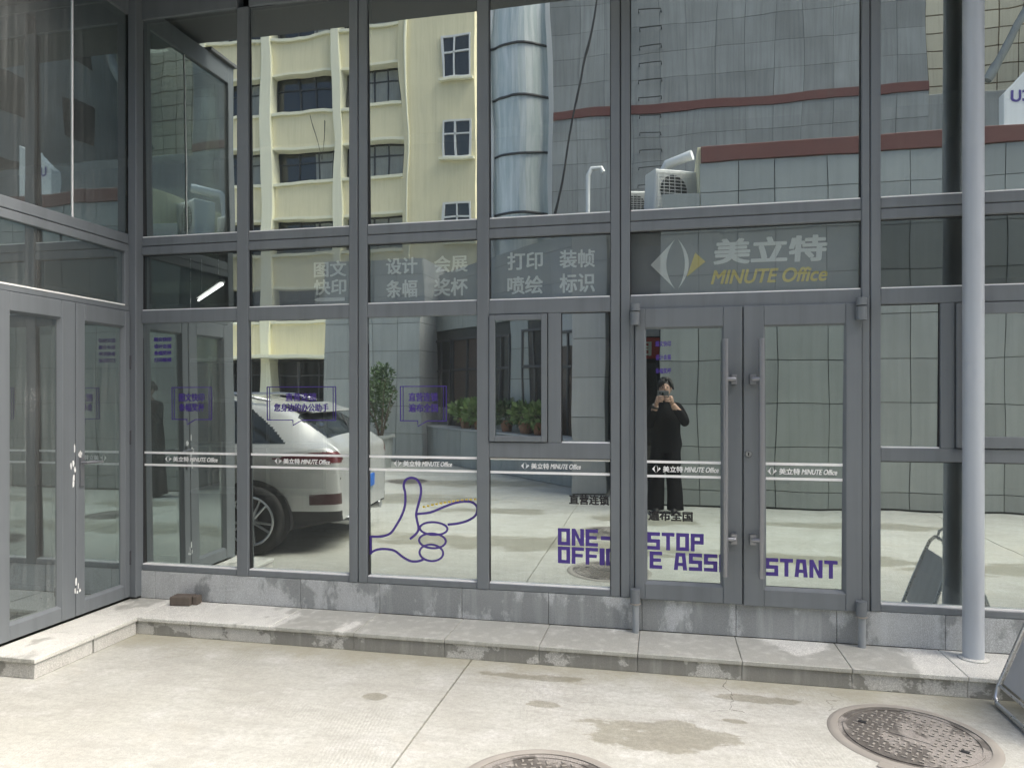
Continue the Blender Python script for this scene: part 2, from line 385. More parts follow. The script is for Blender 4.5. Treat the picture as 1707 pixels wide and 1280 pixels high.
# ------------------------------------------------------------------ the glazed building
B = thing('shopfront_building', (0, 0, 0), 'grey framed glass shopfront with reflective panes and double entrance door', 'building')
FD = .085     # frame depth
def frame(x0, x1, z0, z1, y0=0.0, y1=FD, name='rail'): return bx(name, 'frame', B, x0, x1, y0, y1, z0, z1, .004)
ZB, ZP, Z1, Z2, Z3, Z4, Z5, ZT = .318, .36, 2.14, 2.235, 2.645, 2.775, 4.385, 4.56
LEAN = .0109
GY = .030
def pane(x0, x1, z0, z1, mat='coated_glass', parent=None, y=GY, lean=LEAN, name='glass_pane', rz=None):
    """one sheet of glass, held by its frame with a slight lean of its own"""
    w, h = (x1 - x0 + .012) / 2, (z1 - z0 + .012) / 2
    b = MB(); t = .004
    b.quad([(-w, -t, -h), (w, -t, -h), (w, -t, h), (-w, -t, h)], 0)
    b.quad([(w, t, -h), (-w, t, -h), (-w, t, h), (w, t, h)], 1)
    b.quad([(-w, -t, -h), (-w, -t, h), (-w, t, h), (-w, t, -h)], 1); b.quad([(w, -t, -h), (w, t, -h), (w, t, h), (w, -t, h)], 1)
    b.quad([(-w, -t, h), (w, -t, h), (w, t, h), (-w, t, h)], 1); b.quad([(-w, -t, -h), (-w, t, -h), (w, t, -h), (w, -t, -h)], 1)
    me = bpy.data.meshes.new(name); me.from_pydata(b.v, [], b.f); me.materials.append(M[mat]); me.materials.append(M['glass_back'])
    me.polygons.foreach_set('material_index', b.m)
    o = bpy.data.objects.new(name, me); COL.objects.link(o)
    o.location = ((x0 + x1) / 2, y, (z0 + z1) / 2); o.rotation_euler = (lean + random.uniform(-.0008, .0008), 0, random.uniform(-.0012, .0012) if rz is None else rz)
    o.parent = parent or B; return o
def gasket(x0, x1, z0, z1, parent=None, y=.022):
    """dark rubber line round a pane"""
    g = .005; b = MB()
    b.box(x0, x0 + g, y - .004, y + .03, z0, z1); b.box(x1 - g, x1, y - .004, y + .03, z0, z1); b.box(x0 + g, x1 - g, y - .004, y + .03, z1 - g, z1)
    b.build('rubber_seal', 'seal', parent or B)
    MB().box(x0 + g, x1 - g, y - .016, y + .03, z0, z0 + .007).build('white_bead', 'white_vinyl', parent or B)
def bay(x0, x1, levels, mats):
    out = []
    for (z0, z1), mt in zip(levels, mats):
        p = pane(x0, x1, z0, z1, mt); gasket(x0, x1, z0, z1); out.append(p)
    return out
LV = [(ZP, Z1), (Z2, Z3), (Z4, Z5)]; GM = ['coated_glass', 'transom_glass', 'coated_glass']
# mullions: (x0, x1, split)
for (a, b, split) in ((-2.988, -2.897, 0), (-2.124, -1.991, 1), (-1.211, -1.129, 0)):
    if split:
        mid = (a + b) / 2; frame(a, mid - .003, ZB, Z5, -.004, name='mullion'); frame(mid + .003, b, ZB, Z5, -.004, name='mullion'); bx('mullion_joint', 'seal', B, mid - .003, mid + .003, .01, FD, ZB, Z5, 0)
    else: frame(a, b, ZB, Z5, -.004, name='mullion')
frame(-.327, -.268, ZB, Z5, -.004, name='mullion'); frame(-.262, -.205, ZB, Z5, -.006, name='mullion'); bx('mullion_joint', 'seal', B, -.268, -.262, .01, FD, ZB, Z5, 0)
frame(1.160, 1.205, ZB, Z5, -.004, name='mullion'); frame(1.210, 1.265, ZB, Z5, -.006, name='mullion'); bx('mullion_joint', 'seal', B, 1.205, 1.210, .01, FD, ZB, Z5, 0)
frame(2.40, 2.50, ZB, Z5, -.004, name='mullion'); frame(3.55, 3.65, ZB, Z5, -.004, name='mullion'); frame(4.70, 4.85, ZB, Z5, -.004, name='mullion')
bays = [(-3.773, -2.988), (-2.897, -2.124), (-1.991, -1.211), (-1.129, -.327), (-.205, 1.160), (1.265, 2.40), (2.50, 3.55), (3.65, 4.70)]
P = {}
for i, (a, b) in enumerate(bays):
    frame(a, b, Z1, Z2); frame(a, b, Z3, Z3 + .062); frame(a, b, Z3 + .067, Z4, .003); bx('rail_joint', 'seal', B, a, b, .012, FD, Z3 + .062, Z3 + .067, 0)
    frame(a, b, Z5, ZT - .01)
    if i != 4: frame(a, b, ZB, ZP)
    if i in (0, 1, 2, 6, 7): P[i] = bay(a, b, LV, GM)
    else: P[i] = [None] + bay(a, b, LV[1:], GM[1:])
bx('top_rail', 'frame', B, -3.84, 4.85, -.012, FD, ZT - .008, ZT + .06, .003)
# bay 4: opening sash and fixed light over a low pane
frame(-1.129, -.327, 1.193, 1.296); frame(-.734, -.648, 1.296, Z1)
P['low'] = pane(-1.129, -.327, ZP, 1.193); gasket(-1.129, -.327, ZP, 1.193)
P['fix'] = pane(-.648, -.327, 1.296, Z1); gasket(-.648, -.327, 1.296, Z1)
def sash(x0, x1, z0, z1, fw=.042, y=-.012):
    sgn = bx('window_sash', 'frame', B, x0 + .004, x0 + fw, y, .05, z0 + .004, z1 - .004, .003)
    for q in ((x1 - fw, x1 - .004, z0 + .004, z1 - .004), (x0 + fw, x1 - fw, z1 - fw, z1 - .004), (x0 + fw, x1 - fw, z0 + .004, z0 + fw)):
        c = ((q[0] + q[1]) / 2, (y + .05) / 2, (q[2] + q[3]) / 2)
        o = MB().box(q[0] - c[0], q[1] - c[0], y - c[1], .05 - c[1], q[2] - c[2], q[3] - c[2]).build('sash_bar', 'frame', None, bevel=.003, off=c); o.parent = sgn; o.matrix_parent_inverse = Matrix.Translation(-sgn.location)
    p = pane(x0 + fw, x1 - fw, z0 + fw, z1 - fw, y=.012); p.parent = sgn; p.matrix_parent_inverse = Matrix.Translation(-sgn.location)
    return sgn
sash(-1.129, -.734, 1.296, Z1)
# bay 6: fixed light, sash and low pane
frame(1.265, 2.40, 1.21, 1.29); frame(1.588, 1.665, 1.29, Z1)
P['low6'] = pane(1.265, 2.40, ZP, 1.21); gasket(1.265, 2.40, ZP, 1.21)
P['fix6'] = pane(1.265, 1.588, 1.29, Z1); gasket(1.265, 1.588, 1.29, Z1)
sash(1.665, 2.36, 1.29, Z1, .07)
frame(2.36, 2.40, 1.29, Z1)

# double entrance door
def door_leaf(x0, x1, gx0, gx1, zb, zt, gz0, gz1, label, rz):
    d = bpy.data.objects.new('door_leaf', None); COL.objects.link(d); d.parent = B; d['label'] = label; d.location = (x0, -.015, zb)
    y0, y1 = -.022, .045
    def lf(nm, a, b, z0, z1, yy=y0, mt='frame', bev=.004):
        o = bx(nm, mt, None, a, b, yy, y1, z0, z1, bev); o.parent = d; o.matrix_parent_inverse = Matrix.Translation(-d.location); return o
    lf('stile', x0, gx0, zb, zt); lf('stile', gx1, x1, zb, zt); lf('door_rail', gx0, gx1, gz1, zt, y0 + .002); lf('door_rail', gx0, gx1, zb, gz0, y0 + .002)
    fr = MB()   # sloping glazing bead
    k = .016
    for (a, b, c, e) in (((gx0, gz0), (gx1, gz0), (gx1 - k, gz0 + k), (gx0 + k, gz0 + k)), ((gx1, gz0), (gx1, gz1), (gx1 - k, gz1 - k), (gx1 - k, gz0 + k)),
                         ((gx1, gz1), (gx0, gz1), (gx0 + k, gz1 - k), (gx1 - k, gz1 - k)), ((gx0, gz1), (gx0, gz0), (gx0 + k, gz0 + k), (gx0 + k, gz1 - k))):
        fr.quad([(a[0], y0 + .004, a[1]), (b[0], y0 + .004, b[1]), (c[0], .004, c[1]), (e[0], .004, e[1])])
    o = fr.build('glazing_bead', 'frame', None); o.parent = d; o.matrix_parent_inverse = Matrix.Translation(-d.location)
    p = pane(gx0 + .004, gx1 - .004, gz0 + .004, gz1 - .004, 'door_glass', y=.006, lean=LEAN, rz=rz); p.parent = d; p.matrix_parent_inverse = Matrix.Translation(-d.location)
    return d, p
DL, PL = door_leaf(-.172, .4775, -.112, .365, .318, 2.150, .418, 2.028, 'left leaf of the glass entrance door', .0008)
DR, PR = door_leaf(.4845, 1.157, .603, 1.068, .314, 2.150, .418, 2.028, 'right leaf of the glass entrance door', -.001)
bx('door_jamb', 'frame', B, -.205, -.176, -.006, FD, ZB, Z1, .003)
bx('door_threshold', 'frame_dark', B, -.176, 1.160, .02, FD, .30, .316, 0)
def dchild(o, d): o.parent = d; o.matrix_parent_inverse = Matrix.Translation(-d.location); return o
for d, hx, sx in ((DL, .372, .424), (DR, .582, .535)):
    h = MB().tube([(hx, -.085, .50), (hx, -.085, 1.945)], .0165, 16).build('pull_handle', 'handle_metal', None, smooth='auto'); dchild(h, d)
    for z in (.727, 1.70):
        b = MB().tube([(hx, -.085, z), (sx, -.085, z), (sx, -.02, z)], .013, 10); b.box(sx - .017, sx + .017, -.075, -.018, z - .030, z + .030)
        dchild(b.build('handle_bracket', 'handle_metal', None, smooth='auto'), d)
dchild(MB().lathe([(0, -.034), (.015, -.034), (.019, -.028), (.019, -.018)], (.512, 0, 1.243), 20, 'y').build('door_lock', 'steel', None, smooth='auto'), DR)
dchild(bx('key_slot', 'seal', None, .508, .516, -.036, -.0345, 1.233, 1.253, 0), DR)
for x, d in ((-.170, DL), (1.148, DR)):
    dchild(MB().tube([(x, -.045, 2.045), (x, -.045, 2.125)], .030, 20).build('pivot_hinge', 'frame', None, smooth='auto'), d)
    dchild(MB().tube([(x, -.045, 2.132), (x, -.045, 2.178)], .030, 20).build('pivot_hinge', 'frame', None, smooth='auto'), d)
    dchild(MB().tube([(x, -.045, .300), (x, -.045, .385)], .030, 20).build('pivot_hinge', 'frame', None, smooth='auto'), d)
    dchild(MB().lathe([(.024, .288), (.033, .291), (.033, .297), (.024, .299)], (x, -.045, 0), 20).build('hinge_ring', 'iron_rim', None, smooth='auto'), d)
    MB().tube([(x + .003, -.045, .113), (x + .003, -.045, .292)], .021, 18).build('pivot_post', 'post_paint', B, smooth='auto')

# plinth stones under the frame
pj = [-3.78, -3.661, -3.079, -2.491, -1.899, -1.314, -.73, -.13, .442, 1.023, 1.614, 2.2, 2.8, 3.4, 4.0, 4.85]
bx('plinth_core', 'grout', B, -3.78, 4.85, .012, .09, .05, ZB - .002, 0)
for a, b in zip(pj[:-1], pj[1:]):
    bx('plinth_stone', 'granite_plinth', B, a + .0015, b - .0015, random.uniform(-.001, .002), .03, .116, ZB - .002, .002)

# ------------------------------------------------------------------ the projecting wing (left): plane x = -3.83
WX = -3.83
def wf(nm, y0, y1, z0, z1, x0=-3.93, x1=WX, mat='frame', bev=.004): return bx(nm, mat, B, x0, x1, y0, y1, z0, z1, bev)
def wpane(y0, y1, z0, z1, mat='wing_glass', x=-3.856):
    p = pane(-(y1 - y0) / 2, (y1 - y0) / 2, z0, z1, mat); p.location = (x, (y0 + y1) / 2, (z0 + z1) / 2); p.rotation_euler = (0, 0, R(90)); p.rotation_euler = (random.uniform(-.001, .001), 0, R(90) + random.uniform(-.001, .001)); return p
bx('corner_post', 'frame', B, -3.842, -3.773, -.058, .09, .13, ZT, .004)
wf('wing_rail', -1.20, -.058, 2.225, 2.262); wf('wing_rail', -1.20, -.058, 2.655, 2.712); wf('wing_rail', -1.20, -.058, 2.718, 2.79, x1=WX - .003)
wf('rail_joint', -1.20, -.058, 2.712, 2.718, x1=WX - .012, mat='seal', bev=0)
wf('wing_rail', -1.20, -.058, 4.40, ZT)
MB().box(WX - .03, WX + .0015, -1.12, -.10, 2.2625, 2.272).build('white_bead', 'white_vinyl', B)  # white strip paints the highlight along the rail's top edge
wpane(-1.12, -.10, 2.262, 2.655); wpane(-.548, -.058, 2.79, 4.40); wpane(-1.12, -.556, 2.79, 4.40)
MB().box(WX - .03, WX - .016, -.556, -.548, 2.79, 4.40).build('white_bead', 'white_vinyl', B)
wf('wing_stile', -.10, -.058, 2.262, 2.655); wf('corner_post', -1.20, -1.12, .116, ZT, x1=WX + .003)
def wing_leaf(y0, y1, g0, g1, mat, label):
    d = bpy.data.objects.new('door_leaf', None); COL.objects.link(d); d.parent = B; d['label'] = label; d.location = (WX, y0, .135)
    def c(o): return dchild(o, d)
    zb, zt, gb, gt = .135, 2.222, .225, 2.108
    for q in ((y0, g0, zb, zt), (g1, y1, zb, zt)): c(bx('stile', 'frame', None, -3.90, WX + .012, q[0], q[1], q[2], q[3], .004))
    c(bx('door_rail', 'frame', None, -3.90, WX + .010, g0, g1, gt, zt, .004)); c(bx('door_rail', 'frame', None, -3.90, WX + .010, g0, g1, zb, gb, .004))
    p = wpane(g0, g1, gb, gt, mat, -3.85); c(p)
    s = MB(); k = .014; x0, x1 = WX + .006, -3.846
    for (a, b, e, f) in (((g0, gb), (g1, gb), (g1 - k, gb + k), (g0 + k, gb + k)), ((g1, gb), (g1, gt), (g1 - k, gt - k), (g1 - k, gb + k)), ((g1, gt), (g0, gt), (g0 + k, gt - k), (g1 - k, gt - k)), ((g0, gt), (g0, gb), (g0 + k, gb + k), (g0 + k, gt - k))):
        s.quad([(x0, a[0], a[1]), (x0, b[0], b[1]), (x1, e[0], e[1]), (x1, f[0], f[1])])
    c(s.build('glazing_bead', 'frame', None))
    return d
WL1 = wing_leaf(-.552, -.062, -.478, -.112, 'wing_glass', 'wing door leaf next to the inner corner')
WL2 = wing_leaf(-1.118, -.558, -1.045, -.668, 'misted_glass', 'wing door leaf with misted glass')
hd = MB().box(WX + .012, WX + .026, -.530, -.500, 1.00, 1.19); hd.tube([(WX + .02, -.515, 1.155), (WX + .065, -.515, 1.155), (WX + .07, -.49, 1.157), (WX + .066, -.385, 1.152)], [.010, .010, .011, .009], 10)
dchild(hd.build('lever_handle', 'handle_metal', None, smooth='auto'), WL1)
# dried white splashes by the wing handle and at the foot of the leaf
rs = random.Random(3)
for (yy, zz, n, sy, sz) in ((-.585, 1.13, 6, .022, .13), (-.525, 1.22, 5, .02, .06), (-.540, .30, 6, .03, .09)):
    s = MB()
    for k in range(n):
        y, z = yy + rs.uniform(-sy, sy), zz + rs.uniform(-sz, sz); w, h = rs.uniform(.004, .011), rs.uniform(.012, .035)
        pts = [(WX + .0132, y + w * math.cos(a) * rs.uniform(.6, 1.2), z + h * math.sin(a) * rs.uniform(.6, 1.2)) for a in [i * math.pi / 4 for i in range(8)]]
        s.quad(pts)
    dchild(s.build('paint_splash', 'white_vinyl', None), WL1)
for z in (.42, 1.30, 1.85): MB().tube([(-3.822, -.060, z - .05), (-3.822, -.060, z + .05)], .010, 10).build('door_hinge', 'frame_dark', B, smooth='auto')
# front of the wing, facing the yard (met only in other views)
for k in range(4):
    x1 = -3.94 - k * 1.25; x0 = x1 - 1.17
    for (z0, z1) in ((.36, 2.2), (2.27, 2.65), (2.78, 4.40)): pane(x0, x1, z0, z1, y=-1.17, lean=0)
    bx('mullion', 'frame', B, x0 - .08, x0, -1.20, -1.10, .13, ZT, .003)
    for z0, z1 in ((.13, .36), (2.2, 2.27), (2.65, 2.78), (4.40, ZT)): bx('rail', 'frame', B, x0, x1, -1.198, -1.10, z0, z1, .003)
# canopy and roof, room behind the glass
bx('canopy', 'soffit', B, -9.4, 8.3, -.84, 7.3, ZT + .062, ZT + .40, .01)
bx('wing_roof', 'soffit', B, -9.4, -3.80, -1.22, -.842, ZT + .004, ZT + .035, .003)
bx('interior_floor', 'room_floor', B, -9.2, 8.2, .10, 7.2, -.02, .30, 0); bx('interior_floor', 'room_floor', B, -9.2, -3.95, -1.09, .098, -.02, .12, 0)
bx('interior_wall', 'room_wall', B, -9.2, 8.2, 7.0, 7.2, .3, ZT + .06, 0); bx('interior_wall', 'room_wall', B, -9.4, -9.2, -1.2, 7.2, 0, ZT + .06, 0); bx('interior_wall', 'room_wall', B, 8.2, 8.3, -.05, 7.2, 0, ZT + .06, 0)
bx('interior_ceiling', 'room_wall', B, -9.2, 8.2, .12, 7.0, 3.35, 3.42, 0)
bx('side_wall', 'annex_tile', B, 4.86, 8.3, -.03, .09, 0, ZT + .06, 0)
bx('partition', 'room_wall', B, 1.9, 2.0, .5, 7.0, .3, 3.35, 0)

# ------------------------------------------------------------------ lettering
def glyphs(txt, bold=0.0, shear=0.0):
    """flat outline of the words as verts (x, y, layer) and faces; heavier weights are overlaid copies a hair apart"""
    cu = bpy.data.curves.new('lettering_curve', 'FONT'); cu.body = txt; cu.size = 1; cu.shear = shear; cu.resolution_u = 4
    o = bpy.data.objects.new('lettering_curve', cu); COL.objects.link(o); bpy.context.view_layer.update()
    me = bpy.data.meshes.new_from_object(o.evaluated_get(bpy.context.evaluated_depsgraph_get()))
    v0 = [tuple(p.co) for p in me.vertices]; f0 = [tuple(p.vertices) for p in me.polygons]
    bpy.data.objects.remove(o); bpy.data.curves.remove(cu); bpy.data.meshes.remove(me)
    v, f = [], []
    for k, (dx, dy) in enumerate(((0, 0), (1, 1), (-1, -1), (1, -1), (-1, 1), (1.3, 0), (-1.3, 0)) if bold else ((0, 0),)):
        b = len(v); v += [(x + dx * bold, y + dy * bold, k) for x, y, z in v0]; f += [tuple(b + i for i in q) for q in f0]
    return v, f
def flat(name, mat, p, verts, faces, dy=-.0065):
    """thin vinyl (x, z in building coordinates) laid on pane p, following its lean"""
    c = Vector(p.location); me = bpy.data.meshes.new(name)
    if p.parent is B:
        me.from_pydata([(q[0] - c.x, dy - (q[2] * .00012 if len(q) > 2 else 0), q[1] - c.z) for q in verts], [], faces); me.materials.append(M[mat]); o = bpy.data.objects.new(name, me); COL.objects.link(o); o.parent = p
    else:
        a = p.rotation_euler.x
        me.from_pydata([(q[0], c.y + dy - (q[2] * .00012 if len(q) > 2 else 0) - (q[1] - c.z) * math.sin(a), q[1]) for q in verts], [], faces); me.materials.append(M[mat]); o = bpy.data.objects.new(name, me); COL.objects.link(o); dchild(o, p.parent)
    return o
def text(p, txt, mat, x0, x1, z0, z1, bold=.01, shear=0.0, dy=-.0065, name='lettering'):
    v, f = glyphs(txt, bold, shear)
    ax, bx_ = min(q[0] for q in v), max(q[0] for q in v); ay, by = min(q[1] for q in v), max(q[1] for q in v)
    vv = [(x0 + (q[0] - ax) / (bx_ - ax) * (x1 - x0), z0 + (q[1] - ay) / (by - ay) * (z1 - z0), q[2]) for q in v]
    return flat(name, mat, p, vv, f, dy)
def rects(name, mat, p, rs_, dy=-.0065):
    v, f = [], []
    for (x0, x1, z0, z1) in rs_:
        b = len(v); v += [(x0, z0), (x1, z0), (x1, z1), (x0, z1)]; f.append((b, b + 1, b + 2, b + 3))
    return flat(name, mat, p, v, f, dy)
def arc(p0, p1, bulge, n=10):
    a, b = Vector(p0), Vector(p1); d = b - a; nrm = Vector((-d.y, d.x))
    return [tuple(a + d * t + nrm * (bulge * 4 * t * (1 - t))) for t in [i / n for i in range(n + 1)]]
def emblem(p, cx, cz, s, m1='white_vinyl', m2='white_vinyl', dy=-.0065):
    """a split diamond: white arrowhead, crescent and small right tip"""
    a = [(-.60, 0), (-.02, .60)] + arc((-.02, .60), (-.02, -.60), -.17)[1:]
    b = arc((.06, .60), (.06, -.60), .21) + arc((.06, -.60), (.06, .60), -.13)[1:-1]
    d = [(.46, .26), (.70, .03), (.26, -.32)]
    for nm, poly, mt in (('emblem', a, m1), ('emblem', b, m1), ('emblem', d, m2)):
        flat(nm, mt, p, [(cx + x * s, cz + z * s) for x, z in poly], [tuple(range(len(poly)))], dy)
# safety stripe with name on the lower panes
band = [(P[0][0], -3.773, -2.988, -3.60, -3.16), (P[1][0], -2.897, -2.124, -2.71, -2.28), (P[2][0], -1.991, -1.211, -1.81, -1.39),
        (P['low'], -1.129, -.327, -.92, -.52), (PL, -.105, .358, -.072, .340), (PR, .612, 1.060, .622, 1.025)]
for p, x0, x1, t0, t1 in band:
    dz = -.002 if p in (PL, PR) else 0
    rects('white_stripe', 'white_vinyl', p, [(x0 + .004, x1 - .004, 1.178 + dz, 1.194 + dz), (x0 + .004, x1 - .004, 1.088 + dz, 1.104 + dz)])
    w = t1 - t0; emblem(p, t0 + .03, 1.141 + dz, .042)
    text(p, '美立特', 'white_vinyl', t0 + .072, t0 + .072 + .30 * w, 1.122 + dz, 1.160 + dz, .022)
    text(p, 'MINUTE Office', 'white_vinyl', t0 + .080 + .30 * w, t1, 1.124 + dz, 1.157 + dz, .02, .28)
# block lettering across the low pane and both leaves
T1, T2 = .30, .20
def letter(ch):
    q = lambda x0, z0, x1, z1: [(x0, z0), (x1, z0), (x1, z1), (x0, z1)]
    l, r = q(0, 0, T1, 1), q(1 - T1, 0, 1, 1)
    top, bot, mid = q(T1, 1 - T2, 1 - T1, 1), q(T1, 0, 1 - T1, T2), q(T1, .4, 1 - T1, .6)
    e3 = [q(T1, 1 - T2, 1, 1), q(T1, .41, .9, .60), q(T1, 0, 1, T2)]
    return {'O': [l, r, top, bot], 'N': [l, r, [(T1, 1), (T1, .62), (1 - T1, 0), (1 - T1, .38)]], 'E': [l] + e3, 'F': [l] + e3[:2], '-': [q(.1, .4, .9, .62)],
            'S': [q(0, 1 - T2, 1, 1), q(0, .40, 1, .60), q(0, 0, 1, T2), q(0, .60, T1, 1 - T2), q(1 - T1, T2, 1, .40)],
            'T': [q(0, 1 - T2, 1, 1), q(.35, 0, .65, 1 - T2)], 'P': [l, top, mid, q(1 - T1, .4, 1, 1)], 'I': [q(.3, 0, .7, 1)], 'C': [l, q(T1, 1 - T2, 1, 1), q(T1, 0, 1, T2)],
            'A': [[(0, 0), (T1, 0), (.42, 1), (.14, 1)], [(1 - T1, 0), (1, 0), (.86, 1), (.58, 1)], q(.40, 1 - T2, .60, 1), q(.30, .24, .70, .42)]}[ch]
def block(p, txt, x, z0, z1, pitch, clip=None):
    k = 0
    for ch in txt:
        v, f = [], []; w = pitch * .88
        for poly in letter(ch):
            b = len(v); v += [(x + k * pitch + (a - (.3 if ch == 'I' else 0)) * w, z0 + c * (z1 - z0)) for a, c in poly]; f.append(tuple(range(b, b + len(poly))))
        k += .45 if ch == 'I' else 1
        if clip: v = [(min(a, clip), c) for a, c in v]
        flat('block_letter', 'purple_vinyl', p, v, f)
block(P['low'], 'ONE-', -.671, .628, .738, .0905); block(P['low'], 'OFFIC', -.671, .510, .618, .0905, -.331)
block(PL, 'STOP', -.096, .628, .738, .089); block(PL, 'E', -.082, .508, .616, .088); block(PL, 'ASSI', .068, .506, .614, .0915, .360)
block(PR, 'STANT', .616, .498, .606, .0845)
text(P['low'], '直营连锁', 'black_vinyl', -.597, -.338, .896, .960, .028); text(PL, '遍布全国', 'black_vinyl', -.092, .183, .812, .876, .028)
# bubbles
def stroke(name, mat, p, pts, w, closed=False, dy=-.0065):
    v, f = [], []; n = len(pts)
    for i, q in enumerate(pts):
        a = Vector(pts[(i - 1) % n] if closed or i else pts[0]); b = Vector(pts[(i + 1) % n] if closed or i < n - 1 else pts[-1])
        d = (b - a).normalized(); nn = Vector((-d.y, d.x)) * w / 2; v += [(q[0] + nn.x, q[1] + nn.y), (q[0] - nn.x, q[1] - nn.y)]
    for i in range(n if closed else n - 1):
        j = (i + 1) % n; f.append((2 * i, 2 * i + 1, 2 * j + 1, 2 * j))
    return flat(name, mat, p, v, f, dy)
for p, x0, x1, l1, l2 in ((P[0][0], -3.536, -3.205, '图文快印', '条幅奖杯'), (P[1][0], -2.765, -2.232, '直营连锁', '您身边的办公助手'), (P[2][0], -1.76, -1.427, '直营连锁', '遍布全国')):
    z0, z1 = 1.43, 1.67; w = .006; k = .02
    rects('bubble_outline', 'purple_vinyl', p, [(x0, x0 + w, z0, z1), (x1 - w, x1, z0, z1), (x0 + w, x1 - w, z1 - w, z1), (x0 + w, x0 + .38 * (x1 - x0), z0, z0 + w), (x0 + .38 * (x1 - x0) + .07, x1 - w, z0, z0 + w),
                                        (x0 + k, x0 + k + w * .7, z0 + w, z1 - w), (x1 - k - w * .7, x1 - k, z0 + w, z1 - w)])
    tx = x0 + .38 * (x1 - x0); stroke('bubble_outline', 'purple_vinyl', p, [(tx, z0 + .004), (tx, z0 - .035), (tx + .07, z0 + .003)], .006)
    m = (x0 + x1) / 2; lw = .105 if len(l2) == 4 else .12
    text(p, l1, 'purple_vinyl', m - lw, m + lw, 1.565, 1.625, .016); text(p, l2, 'purple_vinyl', m - lw - (.09 if len(l2) > 4 else 0), m + lw + (.09 if len(l2) > 4 else 0), 1.492, 1.550, .016)
for k, s in enumerate(('图文快印', '设计会展', '条幅奖杯', '打印装帧')):
    text(P[0][0], s, 'purple_vinyl', -3.68, -3.535, 2.005 - k * .050, 2.038 - k * .050, .02)
    if k < 3: text(PL, s, 'purple_vinyl', -.045, .05, 1.91 - k * .085, 1.945 - k * .085, .02)
# pointing hand drawn in outline
HX0, HZ0, HK = -1.985, .30, 1.0
hand = {'a': [(-1.985, .716), (-1.905, .719), (-1.838, .741), (-1.793, .797), (-1.753, .866), (-1.727, .940), (-1.725, 1.019), (-1.736, 1.075), (-1.719, 1.115), (-1.680, 1.129), (-1.641, 1.118), (-1.615, 1.076), (-1.613, 1.020), (-1.630, .952), (-1.647, .885), (-1.641, .839), (-1.630, .782), (-1.653, .742), (-1.692, .711)],
        'b': [(-1.641, .883), (-1.546, .897), (-1.446, .938), (-1.368, .967), (-1.290, .979), (-1.240, .968), (-1.216, .933), (-1.229, .887), (-1.279, .852), (-1.345, .830), (-1.423, .818)],
        'c': [(-1.985, .598), (-1.938, .625), (-1.871, .634), (-1.803, .624), (-1.747, .586), (-1.691, .560), (-1.636, .560), (-1.597, .575)]}
def smooth_pts(pts, n=4):
    out = []
    for i in range(len(pts) - 1):
        p0, p1, p2, p3 = (Vector(pts[max(0, min(len(pts) - 1, i + d))]) for d in (-1, 0, 1, 2))
        for k in range(n):
            t = k / n; out.append(tuple(.5 * ((2 * p1) + (p2 - p0) * t + (2 * p0 - 5 * p1 + 4 * p2 - p3) * t * t + (3 * p1 - p0 - 3 * p2 + p3) * t ** 3)))
    return out + [pts[-1]]
dzh = -.085
for k in 'abc': stroke('hand_outline', 'purple_vinyl', P[2][0], [(x, z + dzh) for x, z in smooth_pts(hand[k])], .0155)
for cx, cz, rx, rz in ((-1.523, .788, .098, .043), (-1.532, .704, .095, .050), (-1.540, .622, .084, .056)):
    stroke('hand_outline', 'purple_vinyl', P[2][0], [(cx + rx * math.cos(a), cz + dzh + rz * math.sin(a)) for a in [i * math.pi / 16 for i in range(32)]], .0135, True, -.0068 - .0003 * rx)
rects('hand_outline', 'purple_vinyl', P[2][0], [(-1.985, -1.970, .508, .635)], -.0075)
for k in range(13):   # gold specks along the pointing finger
    x, z = -1.60 + k * .030, .905 + dzh + .008 * k - .00012 * k * k * 2
    rects('gold_mark', 'gold_vinyl', P[2][0], [(x, x + .012, z + .022, z + .034), (x + .014, x + .018, z + .02, z + .036)])
# signs just behind the transom glass
def sign_board(x0, x1, z0, z1, label, cat='sign'):
    o = bx('sign_board', 'sign_panel', None, x0, x1, .075, .095, z0, z1, 0)
    return tag(o, label, cat)
def sflat(o, mat, verts, faces, name='lettering'):
    c = o.location; me = bpy.data.meshes.new(name); me.from_pydata([(q[0] - c.x, -.013 - (q[2] * .0003 if len(q) > 2 else 0), q[1] - c.z) for q in verts], [], faces); me.materials.append(M[mat])
    q = bpy.data.objects.new(name, me); COL.objects.link(q); q.parent = o; return q
def stext(o, txt, mat, x0, x1, z0, z1, bold=.02, shear=0):
    v, f = glyphs(txt, bold, shear); ax, bx_ = min(q[0] for q in v), max(q[0] for q in v); ay, by = min(q[1] for q in v), max(q[1] for q in v)
    return sflat(o, mat, [(x0 + (q[0] - ax) / (bx_ - ax) * (x1 - x0), z0 + (q[1] - ay) / (by - ay) * (z1 - z0), q[2]) for q in v], f)
s2 = sign_board(-2.90, -2.12, Z2, Z3, 'grey transom sign with two pairs of characters beside the yellow reflection')
stext(s2, '图文', 'sign_white', -2.427, -2.178, 2.443, 2.556); stext(s2, '快印', 'sign_white', -2.427, -2.178, 2.318, 2.428)
sflat(s2, 'sign_white', [(-2.425, 2.285), (-2.40, 2.272), (-2.19, 2.272), (-2.19, 2.298), (-2.40, 2.298)], [(0, 1, 2, 3, 4)], 'capsule_mark')
s3 = sign_board(-1.995, -1.205, Z2, Z3, 'grey transom sign in the bay above the pointing hand drawing')
stext(s3, '设计', 'sign_white', -1.881, -1.652, 2.443, 2.559); stext(s3, '会展', 'sign_white', -1.533, -1.294, 2.443, 2.559); stext(s3, '条幅', 'sign_white', -1.881, -1.652, 2.282, 2.405); stext(s3, '奖杯', 'sign_white', -1.533, -1.294, 2.282, 2.405)
s4 = sign_board(-1.135, -.32, Z2, Z3, 'grey transom sign above the small opening window beside the door')
